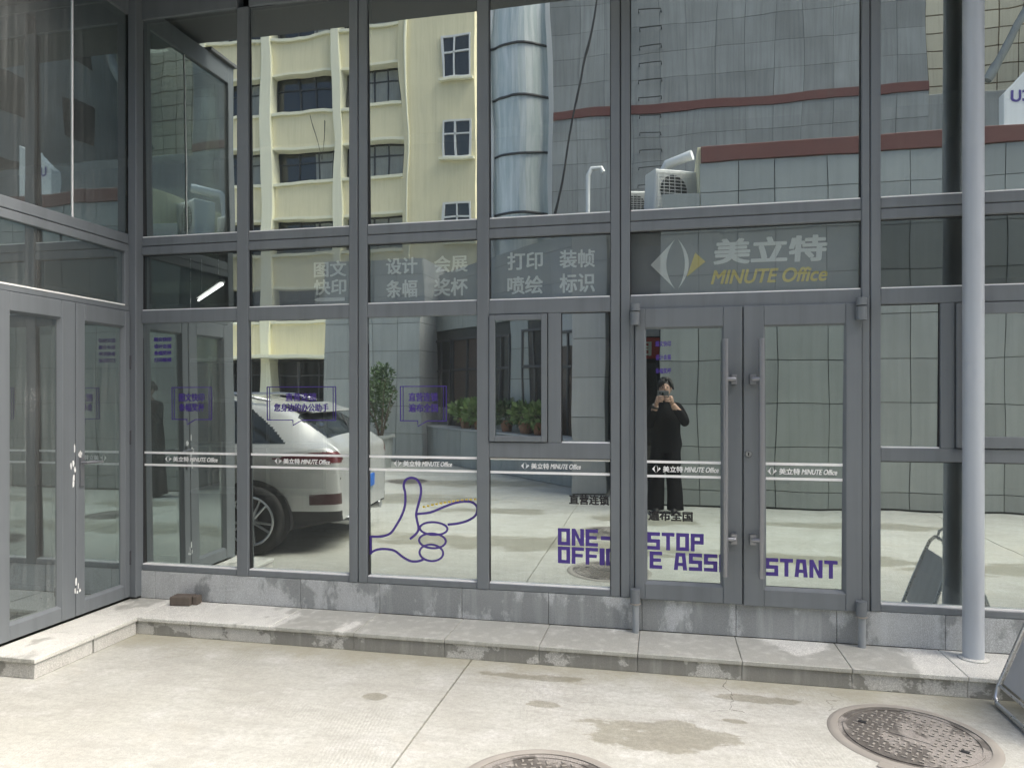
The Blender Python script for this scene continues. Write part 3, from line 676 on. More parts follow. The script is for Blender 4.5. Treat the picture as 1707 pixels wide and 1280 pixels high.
stext(s4, '打印', 'sign_white', -1.019, -.778, 2.441, 2.560); stext(s4, '装帧', 'sign_white', -.667, -.434, 2.441, 2.560); stext(s4, '喷绘', 'sign_white', -1.019, -.778, 2.279, 2.400); stext(s4, '标识', 'sign_white', -.667, -.434, 2.279, 2.406)
s5 = sign_board(-.21, 1.165, Z2, Z3, 'wide grey name sign with split diamond emblem over the entrance door')
for poly, mt in (([(-.60, 0), (-.02, .60)] + arc((-.02, .60), (-.02, -.60), -.17)[1:], 'sign_white'), (arc((.06, .60), (.06, -.60), .21) + arc((.06, -.60), (.06, .60), -.13)[1:-1], 'sign_white'), ([(.46, .26), (.70, .03), (.26, -.32)], 'sign_yellow')):
    sflat(s5, mt, [(.080 + x * .262, 2.440 + z * .262) for x, z in poly], [tuple(range(len(poly)))], 'emblem')
stext(s5, '美立特', 'sign_white', .310, .985, 2.425, 2.588, .03, .05); stext(s5, 'MINUTE Office', 'sign_yellow', .296, .985, 2.302, 2.392, .02, .28)

# lamps and cupboard inside
def tube_lamp(x, y, z, ang, ln, label):
    t = thing('tube_lamp', (x, y, z), label, 'lamp', 'tube lamps in the office', R(ang))
    MB().tube([(-ln / 2, 0, 0), (ln / 2, 0, 0)], .013, 12).build('tube', 'lamp_glow', t, smooth='auto', inv=False)
    MB().box(-ln / 2, ln / 2, -.03, .03, .025, .055).build('lamp_housing', 'white_paint', t, inv=False)
    for s in (-1, 1): MB().tube([(s * ln * .35, 0, .05), (s * ln * .35, 0, 3.35 - z)], .004, 6).build('hanger', 'steel', t, inv=False)
tube_lamp(-5.3, 3.0, 2.86, 135, 1.5, 'bright tube lamp hanging slantwise behind the leftmost transom pane')
tube_lamp(-5.6, 3.6, 2.60, 60, 1.0, 'bright tube lamp hanging lower behind the top of the leftmost door-height pane')
cb = thing('shelf_unit', (-5.4, 4.2, .3), 'pale open shelf unit in the room behind the leftmost pane', 'shelf')
for z in (.32, .95, 1.55, 2.1): bx('shelf_board', 'cabinet', cb, -6.3, -4.5, 4.0, 4.4, z, z + .05, .003)
for x in (-6.3, -5.4, -4.54): bx('upright', 'cabinet', cb, x, x + .04, 4.405, 4.44, .3, 2.2, .003)

# ------------------------------------------------------------------ granite step
ST = thing('granite_step', (0, -.2, 0), 'low wet granite step running along the shopfront and round the wing', 'step')
sj = [-3.487, -3.066, -2.479, -1.901, -1.305, -.72, -.143, .434, 1.007, 1.576, 2.16, 2.75, 3.35, 3.95, 4.6, 5.2]
SF = -.412; WSX = -3.465
bx('step_core', 'grout', ST, -3.49, 5.2, SF + .045, .05, -.02, .09, 0); bx('step_core', 'grout', ST, -4.6, WSX - .045, -1.20, .04, -.02, .089, 0)
for a, b in zip(sj[:-1], sj[1:]):
    jz = random.uniform(-.0012, .0012)
    bx('tread_stone', 'granite_tread', ST, a + .0015, b - .0015, SF - .012, -.0015 if a > -3.48 else -.0015, .090 + jz, .115 + jz, .003)
    bx('riser_stone', 'granite_riser', ST, a + .001, b - .001, SF + random.uniform(-.002, .002), SF + .042, .001, .0885, .002)
wj = [-1.232, -.80, SF - .0145]
for a, b in zip(wj[:-1], wj[1:]):
    bx('tread_stone', 'granite_tread', ST, -3.836, WSX + .012, a + .0015, b - .0015, .0905, .1155, .003)
    bx('riser_stone', 'granite_riser', ST, WSX - .042, WSX, a + .012, b - .001, .001, .0888, .002)
bx('tread_stone', 'granite_tread', ST, -3.836, -3.4885, SF - .0115, -.0015, .0902, .1152, .003)
bx('tread_stone', 'granite_tread', ST, -4.7, -3.838, -1.2305, -1.20, .0905, .1152, .003)
bx('riser_stone', 'granite_riser', ST, -4.7, WSX - .0435, -1.22, -1.18, .001, .0888, .002)

# brick left on the step
bk = thing('brick', (-3.35, -.085, .115), 'dark clay brick lying on the step near the wing corner', 'brick', rz=R(7))
MB().box(-.085, .065, -.05, .05, 0, .063).build('brick_body', 'brick_clay', bk, bevel=.005, inv=False); MB().box(.068, .105, -.02, .05, 0, .060).build('broken_piece', 'brick_clay', bk, bevel=.005, inv=False)

# downpipe
dp = thing('downpipe', (1.715, -.118, .115), 'pale blue grey round pipe standing in front of the right panes', 'pipe')
MB().tube([(1.715, -.118, .112), (1.715, -.118, 2.4), (1.715, -.118, 4.70)], .0535, 40).build('pipe_shaft', 'pipe_paint', dp, smooth='auto')
MB().lathe([(.050, 0), (.080, 0), (.070, .007), (.054, .011)], (1.715, -.118, .1155), 32).build('mortar_collar', 'granite_tread', dp, smooth=True)

# manhole covers
def manhole(x, y, r, label, rz=0.0):
    t = thing('manhole_cover', (x, y, 0), label, 'manhole cover', 'iron manhole covers in the yard', rz)
    MB().lathe([(r * .90, .001), (r * .90, .006), (r * .96, .009), (r, .007), (r + .012, .001)], (0, 0, 0), 64).build('rim', 'iron_rim', t, smooth='auto', inv=False)
    MB().lathe([(0, .003), (r * .80, .003), (r * .80, .0065), (r * .83, .0065), (r * .83, .002), (r * .895, .002)], (0, 0, 0), 64).build('lid', 'iron', t, smooth='auto', inv=False)
    s = MB(); p = .034; n = int(r / p) + 1
    for i in range(-n, n + 1):
        for j in range(-n, n + 1):
            cx, cy = i * p, j * p
            if math.hypot(cx, cy) > r * .76: continue
            if abs(cx) < .10 and abs(cy) < .035: continue
            a = .011; b = .004
            if (i + j) % 2: a, b = b, a
            s.box(cx - a, cx + a, cy - b, cy + b, .003, .0075)
    q = s.build('tread_pattern', 'iron_rim', t, inv=False); q['kind'] = 'stuff'
    MB().box(-.095, .095, -.028, .028, .003, .0065).build('name_plate', 'iron', t, bevel=.002, inv=False)
    for sx in (-1, 1): MB().box(sx * r * .62 - .02, sx * r * .62 + .02, -.012, .012, .003, .008).build('lift_slot', 'seal', t, bevel=.003, inv=False)
    MB().box(-.03, .03, -r - .055, -r + .0, .001, .006).build('hinge_lug', 'iron_rim', t, bevel=.002, inv=False)
manhole(-.47, -1.80, .365, 'iron manhole cover cut off by the bottom edge of the photo', R(20))
manhole(1.135, -.955, .35, 'iron manhole cover in the right foreground, half dark with damp', R(-32))
manhole(-.60, -3.45, .35, 'iron manhole cover in the yard near the photographer, seen in the low pane', R(50))
manhole(-4.4, -7.3, .38, 'far iron manhole cover seen reflected above the drawn thumb', R(10))

# folding sign stand at the right edge
sg = thing('sign_stand', (1.90, -.70, 0), 'steel tube folding sign stand on the ground at the right edge', 'sign stand')
def stand_panel(s):
    y0, y1 = -.98, -.47; xb, xt, h = 1.90 + s * .235, 1.90 + s * .03, .60
    def P3(y, z): return (xb + (xt - xb) * z / h, y, z)
    rr = .05; path = [P3(y0 + rr, .02), P3(y1 - rr, .02), P3(y1 - .012, .04), P3(y1, .09), P3(y1 - .03, h - .14), P3(y1 - .06, h - .04), P3(y1 - .12, h), P3(y0 + .12, h), P3(y0 + .06, h - .04), P3(y0 + .03, h - .14), P3(y0, .09), P3(y0 + .012, .04), P3(y0 + rr, .02)]
    MB().tube(path, .0125, 10, False).build('tube_frame', 'steel', sg, smooth=True)
    b = MB(); q = [P3(y0 + .03, .12), P3(y1 - .03, .12), P3(y1 - .06, h - .10), P3(y0 + .06, h - .10)]
    b.quad(q); b.quad([(x + .006, y, z) for x, y, z in reversed(q)])
    for i in range(4): a, c = q[i], q[(i + 1) % 4]; b.quad([a, c, (c[0] + .006, c[1], c[2]), (a[0] + .006, a[1], a[2])])
    b.build('sign_panel', 'annex_tile_pale' if s < 0 else 'white_paint', sg)
    MB().tube([P3(y0 + .012, .10), P3(y1 - .012, .10)], .008, 8).build('cross_bar', 'steel', sg, smooth='auto')
for s in (-1, 1): stand_panel(s)
MB().tube([(1.87, -.82, .595), (1.88, -.82, .645), (1.90, -.80, .665), (1.90, -.65, .665), (1.88, -.63, .645), (1.87, -.63, .595)], .010, 8).build('carry_handle', 'steel', sg, smooth=True)

# ================================================================== the yard behind the viewer
def tiles(parent, mat, x0s, zs, y, th=.03, gap=.005, skip=None, name='stone_tile'):
    """cladding on a wall that faces +y"""
    for a, b in zip(x0s[:-1], x0s[1:]):
        for c, d in zip(zs[:-1], zs[1:]):
            if skip and skip((a + b) / 2, (c + d) / 2): continue
            jy = random.uniform(-.003, .003)
            piece(name, mat, parent, a + gap, b - gap, y - th + jy, y + jy, c + gap, d - gap)
def tiles_x(parent, mat, ys_, zs, x, th=.03, gap=.005, face=1, name='stone_tile'):
    """cladding on a wall that faces +x (or -x)"""
    for a, b in zip(ys_[:-1], ys_[1:]):
        for c, d in zip(zs[:-1], zs[1:]):
            piece(name, mat, parent, x - th if face > 0 else x, x if face > 0 else x + th, a + gap, b - gap, c + gap, d - gap)
def frange(a, b, n): return [a + (b - a) * i / n for i in range(n + 1)]

# stone-clad annex right behind the photographer
AN = thing('stone_annex', (3, -7, 0), 'grey stone clad low building with red coping, directly behind the photographer', 'building')
bx('wall_core', 'annex_joint', AN, -.03, .53, -9.0, -5.528, 0, 4.10, 0); bx('wall_core', 'annex_joint', AN, .53, 9.0, -9.0, -5.528, 0, 4.72, 0)
axs = [-.035, .487, .98, 1.472, 2.126, 2.63, 3.14, 3.70, 4.25, 4.85, 5.5, 6.1, 6.7]; azs = [.02, .24, .83, 1.415, 2.0, 2.585, 3.17, 3.75, 4.32, 4.72]
tiles(AN, 'annex_tile', axs, azs, -5.50, skip=lambda x, z: x < .5 and z > 4.1)
tiles_x(AN, 'annex_tile', frange(-9, -5.53, 6), azs[:8], -.034, face=-1)
bx('coping_band', 'red_band', AN, .51, 9.0, -5.56, -5.475, 4.725, 4.935, .006); bx('coping_cap', 'annex_tile_pale', AN, .505, 9.0, -9.0, -5.562, 4.722, 4.95, .006)
bx('side_wall', 'cream_paint', AN, .47, .526, -8.95, -5.53, 4.11, 4.94, .004)
bx('roof_deck', 'annex_joint', AN, -.6, .46, -9.0, -5.6, 4.10, 4.14, 0)
# recessed shop door between annex and pillar
SH = thing('recessed_shop', (-.5, -8, 0), 'dark recessed shop doorway between the stone pillar and the annex', 'shop')
bx('back_wall', 'dark_recess', SH, -1.3, -.05, -8.6, -8.1, 0, 4.1, 0)
bx('glass_door', 'car_glass', SH, -.80, -.12, -8.1, -8.06, .02, 2.05, .004)
for x in (-.84, -.47, -.12): bx('door_frame', 'frame_dark', SH, x, x + .05, -8.1, -8.04, 0, 2.1, .003)
bx('fanlight', 'white_paint', SH, -1.25, -.06, -8.09, -8.05, 2.52, 2.9, .004)
rsn = tag(bx('shop_sign', 'red_sign', None, -1.20, -.055, -8.07, -8.0, 2.13, 2.50, .006), 'red shop sign with pale characters over the recessed doorway', 'sign')
def face_text(parent, txt, mat, x0, x1, z0, z1, y, bold=.02, name='lettering'):
    """lettering on a surface that faces +y (reads the right way round to someone standing at the shopfront)"""
    v, f = glyphs(txt, bold); ax, b_ = min(q[0] for q in v), max(q[0] for q in v); ay, by = min(q[1] for q in v), max(q[1] for q in v)
    me = bpy.data.meshes.new(name); me.from_pydata([(x1 - (q[0] - ax) / (b_ - ax) * (x1 - x0), y + q[2] * .0005, z0 + (q[1] - ay) / (by - ay) * (z1 - z0)) for q in v], [], f); me.materials.append(M[mat])
    o = bpy.data.objects.new(name, me); COL.objects.link(o); attach(o, parent); return o
face_text(rsn, '图文', 'cream_trim', -1.05, -.20, 2.18, 2.44, -7.995)

# left part of the annex: pillar, oblique wall with doors and windows, set-back wall
LA = thing('side_annex', (-3.5, -9, 0), 'grey stone clad low building set back behind the planter, with dark doors', 'building')
bx('pillar_core', 'annex_joint', LA, -1.33, -.87, -6.9, -6.14, 0, 4.1, 0)
pz = [.02, .6, 1.2, 1.8, 2.38, 2.96, 3.54, 4.1]
tiles(LA, 'annex_tile_pale', [-1.35, -.85], pz, -6.11); tiles_x(LA, 'annex_tile', [-6.9, -6.5, -6.142], pz, -.85, face=1)  # pale front, darker side: lit and shaded faces put into the tile colour
# oblique wall from A to B, clad on the side facing the yard
A0, B0 = Vector((-1.05, -7.35)), Vector((-6.3, -12.75)); dv = (B0 - A0); LN = dv.length; dv.normalize(); nv = Vector((-dv.y, dv.x)); nv = nv if nv.y > 0 else -nv
ang = math.atan2(-dv.y, -dv.x)
def ob(name, mat, s0, s1, o0, o1, z0, z1, parent=LA, bev=.004):
    """box along the oblique wall: s along it from A, o outwards"""
    c = A0 + dv * ((s0 + s1) / 2) + nv * ((o0 + o1) / 2)
    q = MB().box(-(s1 - s0) / 2, (s1 - s0) / 2, -(o1 - o0) / 2, (o1 - o0) / 2, -(z1 - z0) / 2, (z1 - z0) / 2).build(name, mat, parent, bevel=bev, off=(c.x, c.y, (z0 + z1) / 2)); q.rotation_euler.z = ang; return q
ob('wall_core', 'annex_joint', 0, LN, -.4, -.03, 0, 4.35, bev=0)
openings = [(.55, 1.15, .02, 2.65, 'brown_door'), (1.45, 2.25, .02, 2.75, 'dark_recess'), (2.75, 3.45, .9, 2.7, 'car_glass'), (3.9, 5.2, .02, 2.75, 'brown_door'), (5.3, 6.3, .9, 2.75, 'dark_recess')]
ns = 11
for i in range(ns):
    s0, s1 = LN * i / ns, LN * (i + 1) / ns
    for c, d in zip(pz, pz[1:] + [4.35]):
        if any(a < (s0 + s1) / 2 < b and e < (c + d) / 2 < g for a, b, e, g, _ in openings): continue
        ob('stone_tile', 'annex_tile_pale' if i % 4 == 1 else 'annex_tile', s0 + .005, s1 - .005, -.03, random.uniform(-.002, .002), c + .005, d - .005, bev=0)
for a, b, c, d, mt in openings:
    ob('window' if c > .5 else 'door', mt, a + .04, b - .04, -.028, -.012, c, d)
    for q in ((a, a + .04, c, d), (b - .04, b, c, d), (a + .04, b - .04, d - .05, d), ((a + b) / 2 - .02, (a + b) / 2 + .02, c, d - .05), (a + .04, b - .04, 2.0, 2.05)):
        ob('opening_frame', 'frame_dark', q[0], q[1], -.010, .03, q[2], q[3])
vs = tag(ob('hanging_sign', 'white_paint', 1.18, 1.40, .02, .05, 1.75, 2.7, None), 'white vertical hanging sign beside the dark doorway in the side annex', 'sign')
# set-back wall with its lit end face painted in paler tiles
bx('wall_core', 'annex_joint', LA, -7.6, -5.27, -12.6, -10.53, 0, 4.55, 0)
tiles(LA, 'annex_tile', [-7.6, -7.0, -6.42, -5.84, -5.24], [.02, .62, 1.22, 1.85, 2.47, 3.09, 3.70, 4.2, 4.55], -10.5); tiles_x(LA, 'annex_tile_pale', [-12.0, -11.4, -10.8, -10.532], [.02, .62, 1.22, 1.85, 2.47, 3.09, 3.70, 4.2, 4.55], -5.24, face=1)
# planter wall in front of it
PW = thing('planter_wall', (-3.3, -8.8, 0), 'low grey panelled planter wall in front of the side annex', 'wall')
Q0, Q1 = Vector((-.9, -6.42)), Vector((-5.62, -11.2)); QL = (Q1 - Q0).length; qd = (Q1 - Q0).normalized(); qn = Vector((-qd.y, qd.x)); qn = qn if qn.y > 0 else -qn
def pw(name, mat, s0, s1, o0, o1, z0, z1, bev=.004):
    c = Q0 + qd * ((s0 + s1) / 2) + qn * ((o0 + o1) / 2)
    q = MB().box(-(s1 - s0) / 2, (s1 - s0) / 2, -(o1 - o0) / 2, (o1 - o0) / 2, -(z1 - z0) / 2, (z1 - z0) / 2).build(name, mat, PW, bevel=bev, off=(c.x, c.y, (z0 + z1) / 2)); q.rotation_euler.z = math.atan2(-qd.y, -qd.x); return q
pw('core', 'annex_joint', 0.3, QL, -.42, -.03, 0, .76, 0); pw('coping', 'annex_tile_pale', .28, QL + .02, -.45, .015, .762, .80)
for i in range(12): pw('stone_tile', 'annex_tile', .3 + (QL - .3) * i / 12 + .004, .3 + (QL - .3) * (i + 1) / 12 - .004, -.03, 0, .01, .755, 0)

# plants
def leaves(n, c, rad, size, rnd, flatten=1.0, hollow=.35):
    s = MB()
    for _ in range(n):
        while True:
            p = Vector((rnd.uniform(-1, 1), rnd.uniform(-1, 1), rnd.uniform(-1, 1)))
            if hollow < p.length < 1: break
        q = Vector(c) + Vector((p.x * rad[0], p.y * rad[1], p.z * rad[2])); d = (p + Vector((rnd.uniform(-.7, .7), rnd.uniform(-.7, .7), rnd.uniform(-.3, .9)))).normalized()
        a = d.orthogonal().normalized(); a.rotate(Matrix.Rotation(rnd.uniform(0, 6.28), 3, d)); l = size * rnd.uniform(.6, 1.3)
        s.quad([q, q + d * l * .5 + a * l * .26, q + d * l, q + d * l * .5 - a * l * .26])
    return s
def potted(x, y, z, h, w, mat, label, seed, pot=.13):
    rnd = random.Random(seed); t = thing('potted_plant', (x, y, z), label, 'plant', 'potted plants along the planter wall')
    MB().lathe([(0, .001), (pot * .7, .001), (pot, pot * 1.5), (pot * 1.08, pot * 1.5), (pot * 1.08, pot * 1.7), (pot * .9, pot * 1.7), (pot * .85, pot * 1.45), (0, pot * 1.45)], (0, 0, 0), 20).build('pot', 'terracotta', t, smooth='auto', inv=False)
    st = MB()
    for k in range(9):
        a = rnd.uniform(0, 6.28); st.tube([(0, 0, pot * 1.4), (math.cos(a) * w * .3, math.sin(a) * w * .3, pot * 1.5 + h * .4), (math.cos(a) * w * .7, math.sin(a) * w * .7, pot * 1.5 + h * rnd.uniform(.4, .9))], .006, 5)
    st.build('stems', 'bark', t, inv=False)
    leaves(300, (0, 0, pot * 1.5 + h * .5), (w * 1.1, w * 1.1, h * .62), .135, rnd, hollow=.2).build('foliage', mat, t, inv=False)
def pwp(s, o=-.22): c = Q0 + qd * s + qn * o; return c.x, c.y
for s, h, w, mt, lb, sd in ((2.0, .28, .20, 'leaf_light', 'bright green potted plant on the planter wall, nearest the stone pillar', 1), (2.45, .30, .22, 'leaf_light', 'yellowish green potted plant, second from the stone pillar', 2), (3.05, .34, .30, 'leaf_dark', 'dark bushy potted plant in the middle of the planter wall', 3),
                            (4.2, .34, .28, 'leaf_light', 'light green potted plant next beyond the dark bushy one', 4), (4.75, .32, .26, 'leaf_light', 'light green potted plant at the far end of the planter wall', 5)):
    x, y = pwp(s); potted(x, y, .80, h, w, mt, lb, sd)
sb = thing('tall_shrub', (-5.75, -9.25, 0), 'tall loose dark green shrub in a stone tub before the set-back wall', 'shrub'); rnd = random.Random(9)
MB().lathe([(0, .001), (.26, .001), (.32, .62), (.36, .62), (.36, .68), (.29, .68), (.27, .56), (0, .56)], (0, 0, 0), 24).build('tub', 'annex_tile', sb, smooth='auto', inv=False)
s = MB()
for k in range(8):
    a = rnd.uniform(0, 6.28); s.tube([(0, 0, .55), (math.cos(a) * .12, math.sin(a) * .12, .95), (math.cos(a) * .35, math.sin(a) * .35, rnd.uniform(1.3, 1.9))], [.02, .014, .006], 6)
s.build('trunk', 'bark', sb, inv=False)
s = MB()
for k in range(9):
    a = rnd.uniform(0, 6.28); r = rnd.uniform(.05, .34); c = (math.cos(a) * r, math.sin(a) * r, rnd.uniform(.95, 1.95)); q = leaves(170, c, (.22, .22, .2), .085, rnd, hollow=.1)
    b = len(s.v); s.v += q.v; s.f += [tuple(b + i for i in f) for f in q.f]; s.m += q.m
s.build('crown', 'leaf_dark', sb, inv=False)

# tall grey tiled building
GB = thing('grey_building', (2, -17, 0), 'tall windowless grey tiled building with a dark red band, behind the annex', 'building')
bx('wall_core', 'annex_joint', GB, -3.0, 6.43, -17.2, -15.03, 0, 15.5, 0)
gxs = frange(-3.03, 6.45, 13); gzs = [4.2, 4.9, 5.6, 6.3, 7.0, 7.7, 8.35, 8.98, 9.22, 9.9, 10.6, 11.3, 12.0, 12.7, 13.4, 14.1, 14.8, 15.5]
tiles(GB, 'tower_tile', gxs, gzs, -15.0, gap=.004, skip=lambda x, z: 8.98 < z < 9.22)
bx('red_band', 'red_band', GB, -3.03, 6.46, -15.029, -14.97, 8.985, 9.215, .004); bx('lower_wall', 'tower_tile', GB, -3.03, 6.45, -15.029, -15.0, 0, 4.19, 0)
bx('podium', 'tower_tile', GB, 6.46, 15, -17.2, -15.2, 0, 8.95, .01)
LD = thing('wall_ladder', (-.36, -14.9, 0), 'column of iron rungs fixed to the tall grey building', 'ladder')
z = 5.2
while z < 13.5:
    MB().tube([(-.66, -14.995, z), (-.66, -14.80, z), (-.08, -14.80, z), (-.08, -14.995, z)], .014, 6).build('rung', 'cable_black', LD); z += .46
tag(MB().tube([(-2.95, -14.6, 6.0), (-2.3, -14.4, 9.0), (-1.55, -14.3, 13.2)], .03, 6).build('cable', 'cable_black'), 'black cable slanting up across the tall grey building', 'cable')
# roof-top units on the annex
def air_unit(x, y, z, label, s=1.0, rz=0.0):
    t = thing('air_conditioner', (x, y, z), label, 'air conditioner', 'outdoor units on the annex roof', rz); w, d, h = .40 * s, .16 * s, .30 * s
    MB().box(-w, w, -d, d, .06, .06 + 2 * h).build('casing', 'ac_white', t, bevel=.015, inv=False)
    MB().lathe([(.0, d + .004), (.22 * s, d + .004)], (-.1 * s, 0, .06 + h), 28, 'y').build('fan_opening', 'dark_recess', t, inv=False)
    g = MB()
    for k in range(-5, 6): g.box(-w * .9, w * .55, d + .006, d + .014, .06 + h + k * .048 * s, .06 + h + k * .048 * s + .008)
    for k in range(7): g.box(-w * .9 + k * .095 * s, -w * .9 + k * .095 * s + .008, d + .014, d + .02, .06 + h * .1, .06 + h * 1.9)
    g.build('grille', 'ac_white', t, inv=False)
    for sx in (-1, 1): MB().box(sx * w * .8 - .03, sx * w * .8 + .03, -d, d, 0, .06).build('foot', 'steel', t, inv=False)
air_unit(.16, -6.2, 4.14, 'larger white air conditioner unit on the annex roof beside the yellow side wall', 1.0, R(-25)); air_unit(-.38, -6.5, 4.14, 'smaller white air conditioner unit at the roof edge of the annex', .72, R(-20))
tag(MB().tube([(-.02, -6.8, 4.14), (-.02, -6.8, 5.0), (.03, -6.75, 5.1), (.45, -6.6, 5.18)], .075, 12).build('roof_pipe', 'white_paint', smooth='auto'), 'thick white bent pipe above the larger air conditioner', 'pipe')
tag(MB().tube([(-1.15, -6.6, 4.1), (-1.15, -6.6, 4.95), (-1.10, -6.6, 5.05), (-.98, -6.6, 5.05), (-.95, -6.6, 4.98)], .035, 10).build('vent_pipe', 'white_paint', smooth='auto'), 'thin white hooked vent pipe on top of the stone pillar', 'pipe')
EB = thing('side_block', (22, -18, 0), 'plain grey rendered block closing the yard on the right', 'building')
bx('block_wall', 'tower_tile', EB, 15.2, 30, -26, -11, 0, 17, .02); bx('roof_edge', 'annex_joint', EB, 15.1, 30.1, -26.1, -10.9, 17.005, 17.2, .02)
for zz in (2, 5.2, 8.4, 11.6, 14.6):
    for k in range(4): bx('window', 'car_glass', EB, 15.17, 15.199, -14.6 + k * .0 - k * 3.0, -13.2 - k * 3.0, zz, zz + 1.5, 0)
# glazed stair tower
TW = thing('stair_tower', (-4.7, -20, 0), 'narrow curved glass stair tower with white edges', 'building')
bx('edge_post', 'white_paint', TW, -5.86, -5.66, -19.4, -18.95, 0, 18, .01); bx('edge_post', 'white_paint', TW, -3.80, -3.58, -19.4, -18.95, 0, 18, .01); bx('back_wall', 'curtain', TW, -5.8, -3.6, -22.4, -22.2, 0, 18, 0)
bx('side_wall', 'white_paint', TW, -5.85, -5.75, -22.2, -19.41, 0, 18, 0); bx('side_wall', 'curtain', TW, -3.70, -3.60, -22.2, -19.41, 0, 18, 0)
m_, t_, p_ = nt('tower_glass'); p_.inputs['Base Color'].default_value = (.30, .40, .42, 1); p_.inputs['Metallic'].default_value = 0; p_.inputs['Roughness'].default_value = .25
L(t_, mixc(t_, ramp(t_, noise(t_, pos(t_, 6, 6, .5), 1.2, 3), .4, .65), (.66, .74, .73), (.93, .97, .96)), p_.inputs['Base Color'])
tz = [3.5, 5.5, 7.4, 9.4, 11.3, 13.0, 14.9, 16.8, 18]
for a, b in zip(tz[:-1], tz[1:]):
    s = MB(); n = 8
    for i in range(n):
        def cp(k): t = k / n; return (-5.66 + 1.86 * t, -19.2 + .45 * math.sin(math.pi * t))
        (x0, y0), (x1, y1) = cp(i), cp(i + 1)
        s.quad([(x0, y0, a + .03), (x1, y1, a + .03), (x1, y1, b - .03), (x0, y0, b - .03)]); s.quad([(x1, y1 - .02, a + .03), (x0, y0 - .02, a + .03), (x0, y0 - .02, b - .03), (x1, y1 - .02, b - .03)])
    s.build('glass_pane', 'tower_glass', TW, smooth=True)
    MB().tube([(-5.66 + 1.86 * k / n, -19.19 + .45 * math.sin(math.pi * k / n), b) for k in range(n + 1)], .045, 6).build('rail', 'frame_dark', TW)
# yellow apartment building
YB = thing('apartment_building', (-18, -27, 0), 'pale yellow apartment building with ribbon windows and balcony bands', 'building')
bx('wall_core', 'dark_recess', YB, -34, -8.1, -36, -26.7, 0, 22, 0)
bx('end_wall', 'cream_paint', YB, -11.5, -8.05, -26.69, -26.0, 0, 22, .01)
bands = [(16.35, 17.9), (12.95, 14.38), (9.66, 11.15), (6.42, 7.85), (3.2, 4.65), (19.4, 21.0)]
bays_y = [(-34, -29.6), (-29.2, -25.3), (-24.9, -21.7), (-21.3, -18.65), (-17.99, -14.95), (-14.45, -11.6)]
for (z0, z1) in bands:
    for (a, b) in bays_y:
        bx('balcony_band', 'cream_paint', YB, a - .18, b + .18 if b < -12 else -11.51, -26.69, -26.12, z0, z1, .01)
        bx('band_sill', 'cream_trim', YB, a - .2, b + .2 if b < -12 else -11.51, -26.66, -26.0, z1 + .002, z1 + .14, .01); bx('band_lip', 'cream_trim', YB, a - .2, b + .2 if b < -12 else -11.51, -26.60, -26.06, z0 - .12, z0 - .002, .01)
for (a, b) in [(-29.6, -29.2), (-25.3, -24.9), (-21.7, -21.3), (-18.65, -17.99), (-14.95, -14.45)]:
    bx('pier', 'cream_trim', YB, a + .06, b - .06, -26.69, -25.95, 0, 20.5, .01)
def far_window(a, b, z0, z1, cur, n):
    f = bx('window', 'car_glass', YB, a, b, -26.69, -26.62, z0, z1, 0)
    for k in range(n + 1):
        x = a + (b - a) * k / n; q = bx('window_bar', 'frame_dark' if n != 2 else 'white_paint', None, x - .035, x + .035, -26.619, -26.57, z0, z1, 0); q.parent = f; q.matrix_parent_inverse = Matrix.Translation(-f.location)
    q = bx('window_bar', 'frame_dark' if n != 2 else 'white_paint', None, a, b, -26.615, -26.575, z0 + (z1 - z0) * .66, z0 + (z1 - z0) * .66 + .06, 0); q.parent = f; q.matrix_parent_inverse = Matrix.Translation(-f.location)
    if cur:
        q = bx('curtain', 'curtain', None, a + (b - a) * cur[0], a + (b - a) * cur[1], -26.618, -26.605, z0 + .05, z1 - .06, 0); q.parent = f; q.matrix_parent_inverse = Matrix.Translation(-f.location)
rw = random.Random(4)
wz = [(4.8, 6.28), (8.0, 9.52), (11.3, 12.8), (14.55, 16.2), (18.05, 19.25), (.9, 2.9)]
for i, (a, b) in enumerate(bays_y):
    for (z0, z1) in wz: far_window(a, b, z0, z1, ((.35, .95) if i == 5 else rw.choice([None, (.0, .25), (.6, .9), None])), 3 if i != 5 else 4)
for z0, z1 in ((15.3, 17.1), (11.75, 13.5), (8.1, 9.8), (4.6, 6.3)):
    fr = bx('window', 'car_glass', YB, -9.50, -8.27, -25.999, -25.96, z0, z1, 0)
    for q in ((-9.54, -9.46, z0, z1), (-8.31, -8.23, z0, z1), (-9.46, -8.31, z1 - .08, z1), (-9.46, -8.31, z0, z0 + .08), (-8.93, -8.86, z0 + .08, z1 - .08), (-9.46, -8.31, z0 + (z1 - z0) * .6, z0 + (z1 - z0) * .6 + .07)):
        w_ = bx('window_frame', 'white_paint', None, q[0], q[1], -25.96, -25.90, q[2], q[3], 0); w_.parent = fr; w_.matrix_parent_inverse = Matrix.Translation(-fr.location)
    bx('sill', 'cream_trim', YB, -9.7, -8.1, -25.998, -25.80, z0 - .12, z0 - .01, .01)
bx('awning', 'cream_trim', YB, -30, -12, -26.1, -24.9, 3.0, 3.16, .01)
MB().tube([(-11.2, -25.93, 22), (-11.2, -25.93, .1)], .06, 8).build('drain_pipe', 'cream_trim', YB, smooth='auto'); MB().tube([(-16.0, -25.9, 14.2), (-15.4, -25.85, 12.2), (-15.2, -25.85, 13.9)], .02, 5).build('loose_cable', 'cable_black', YB)
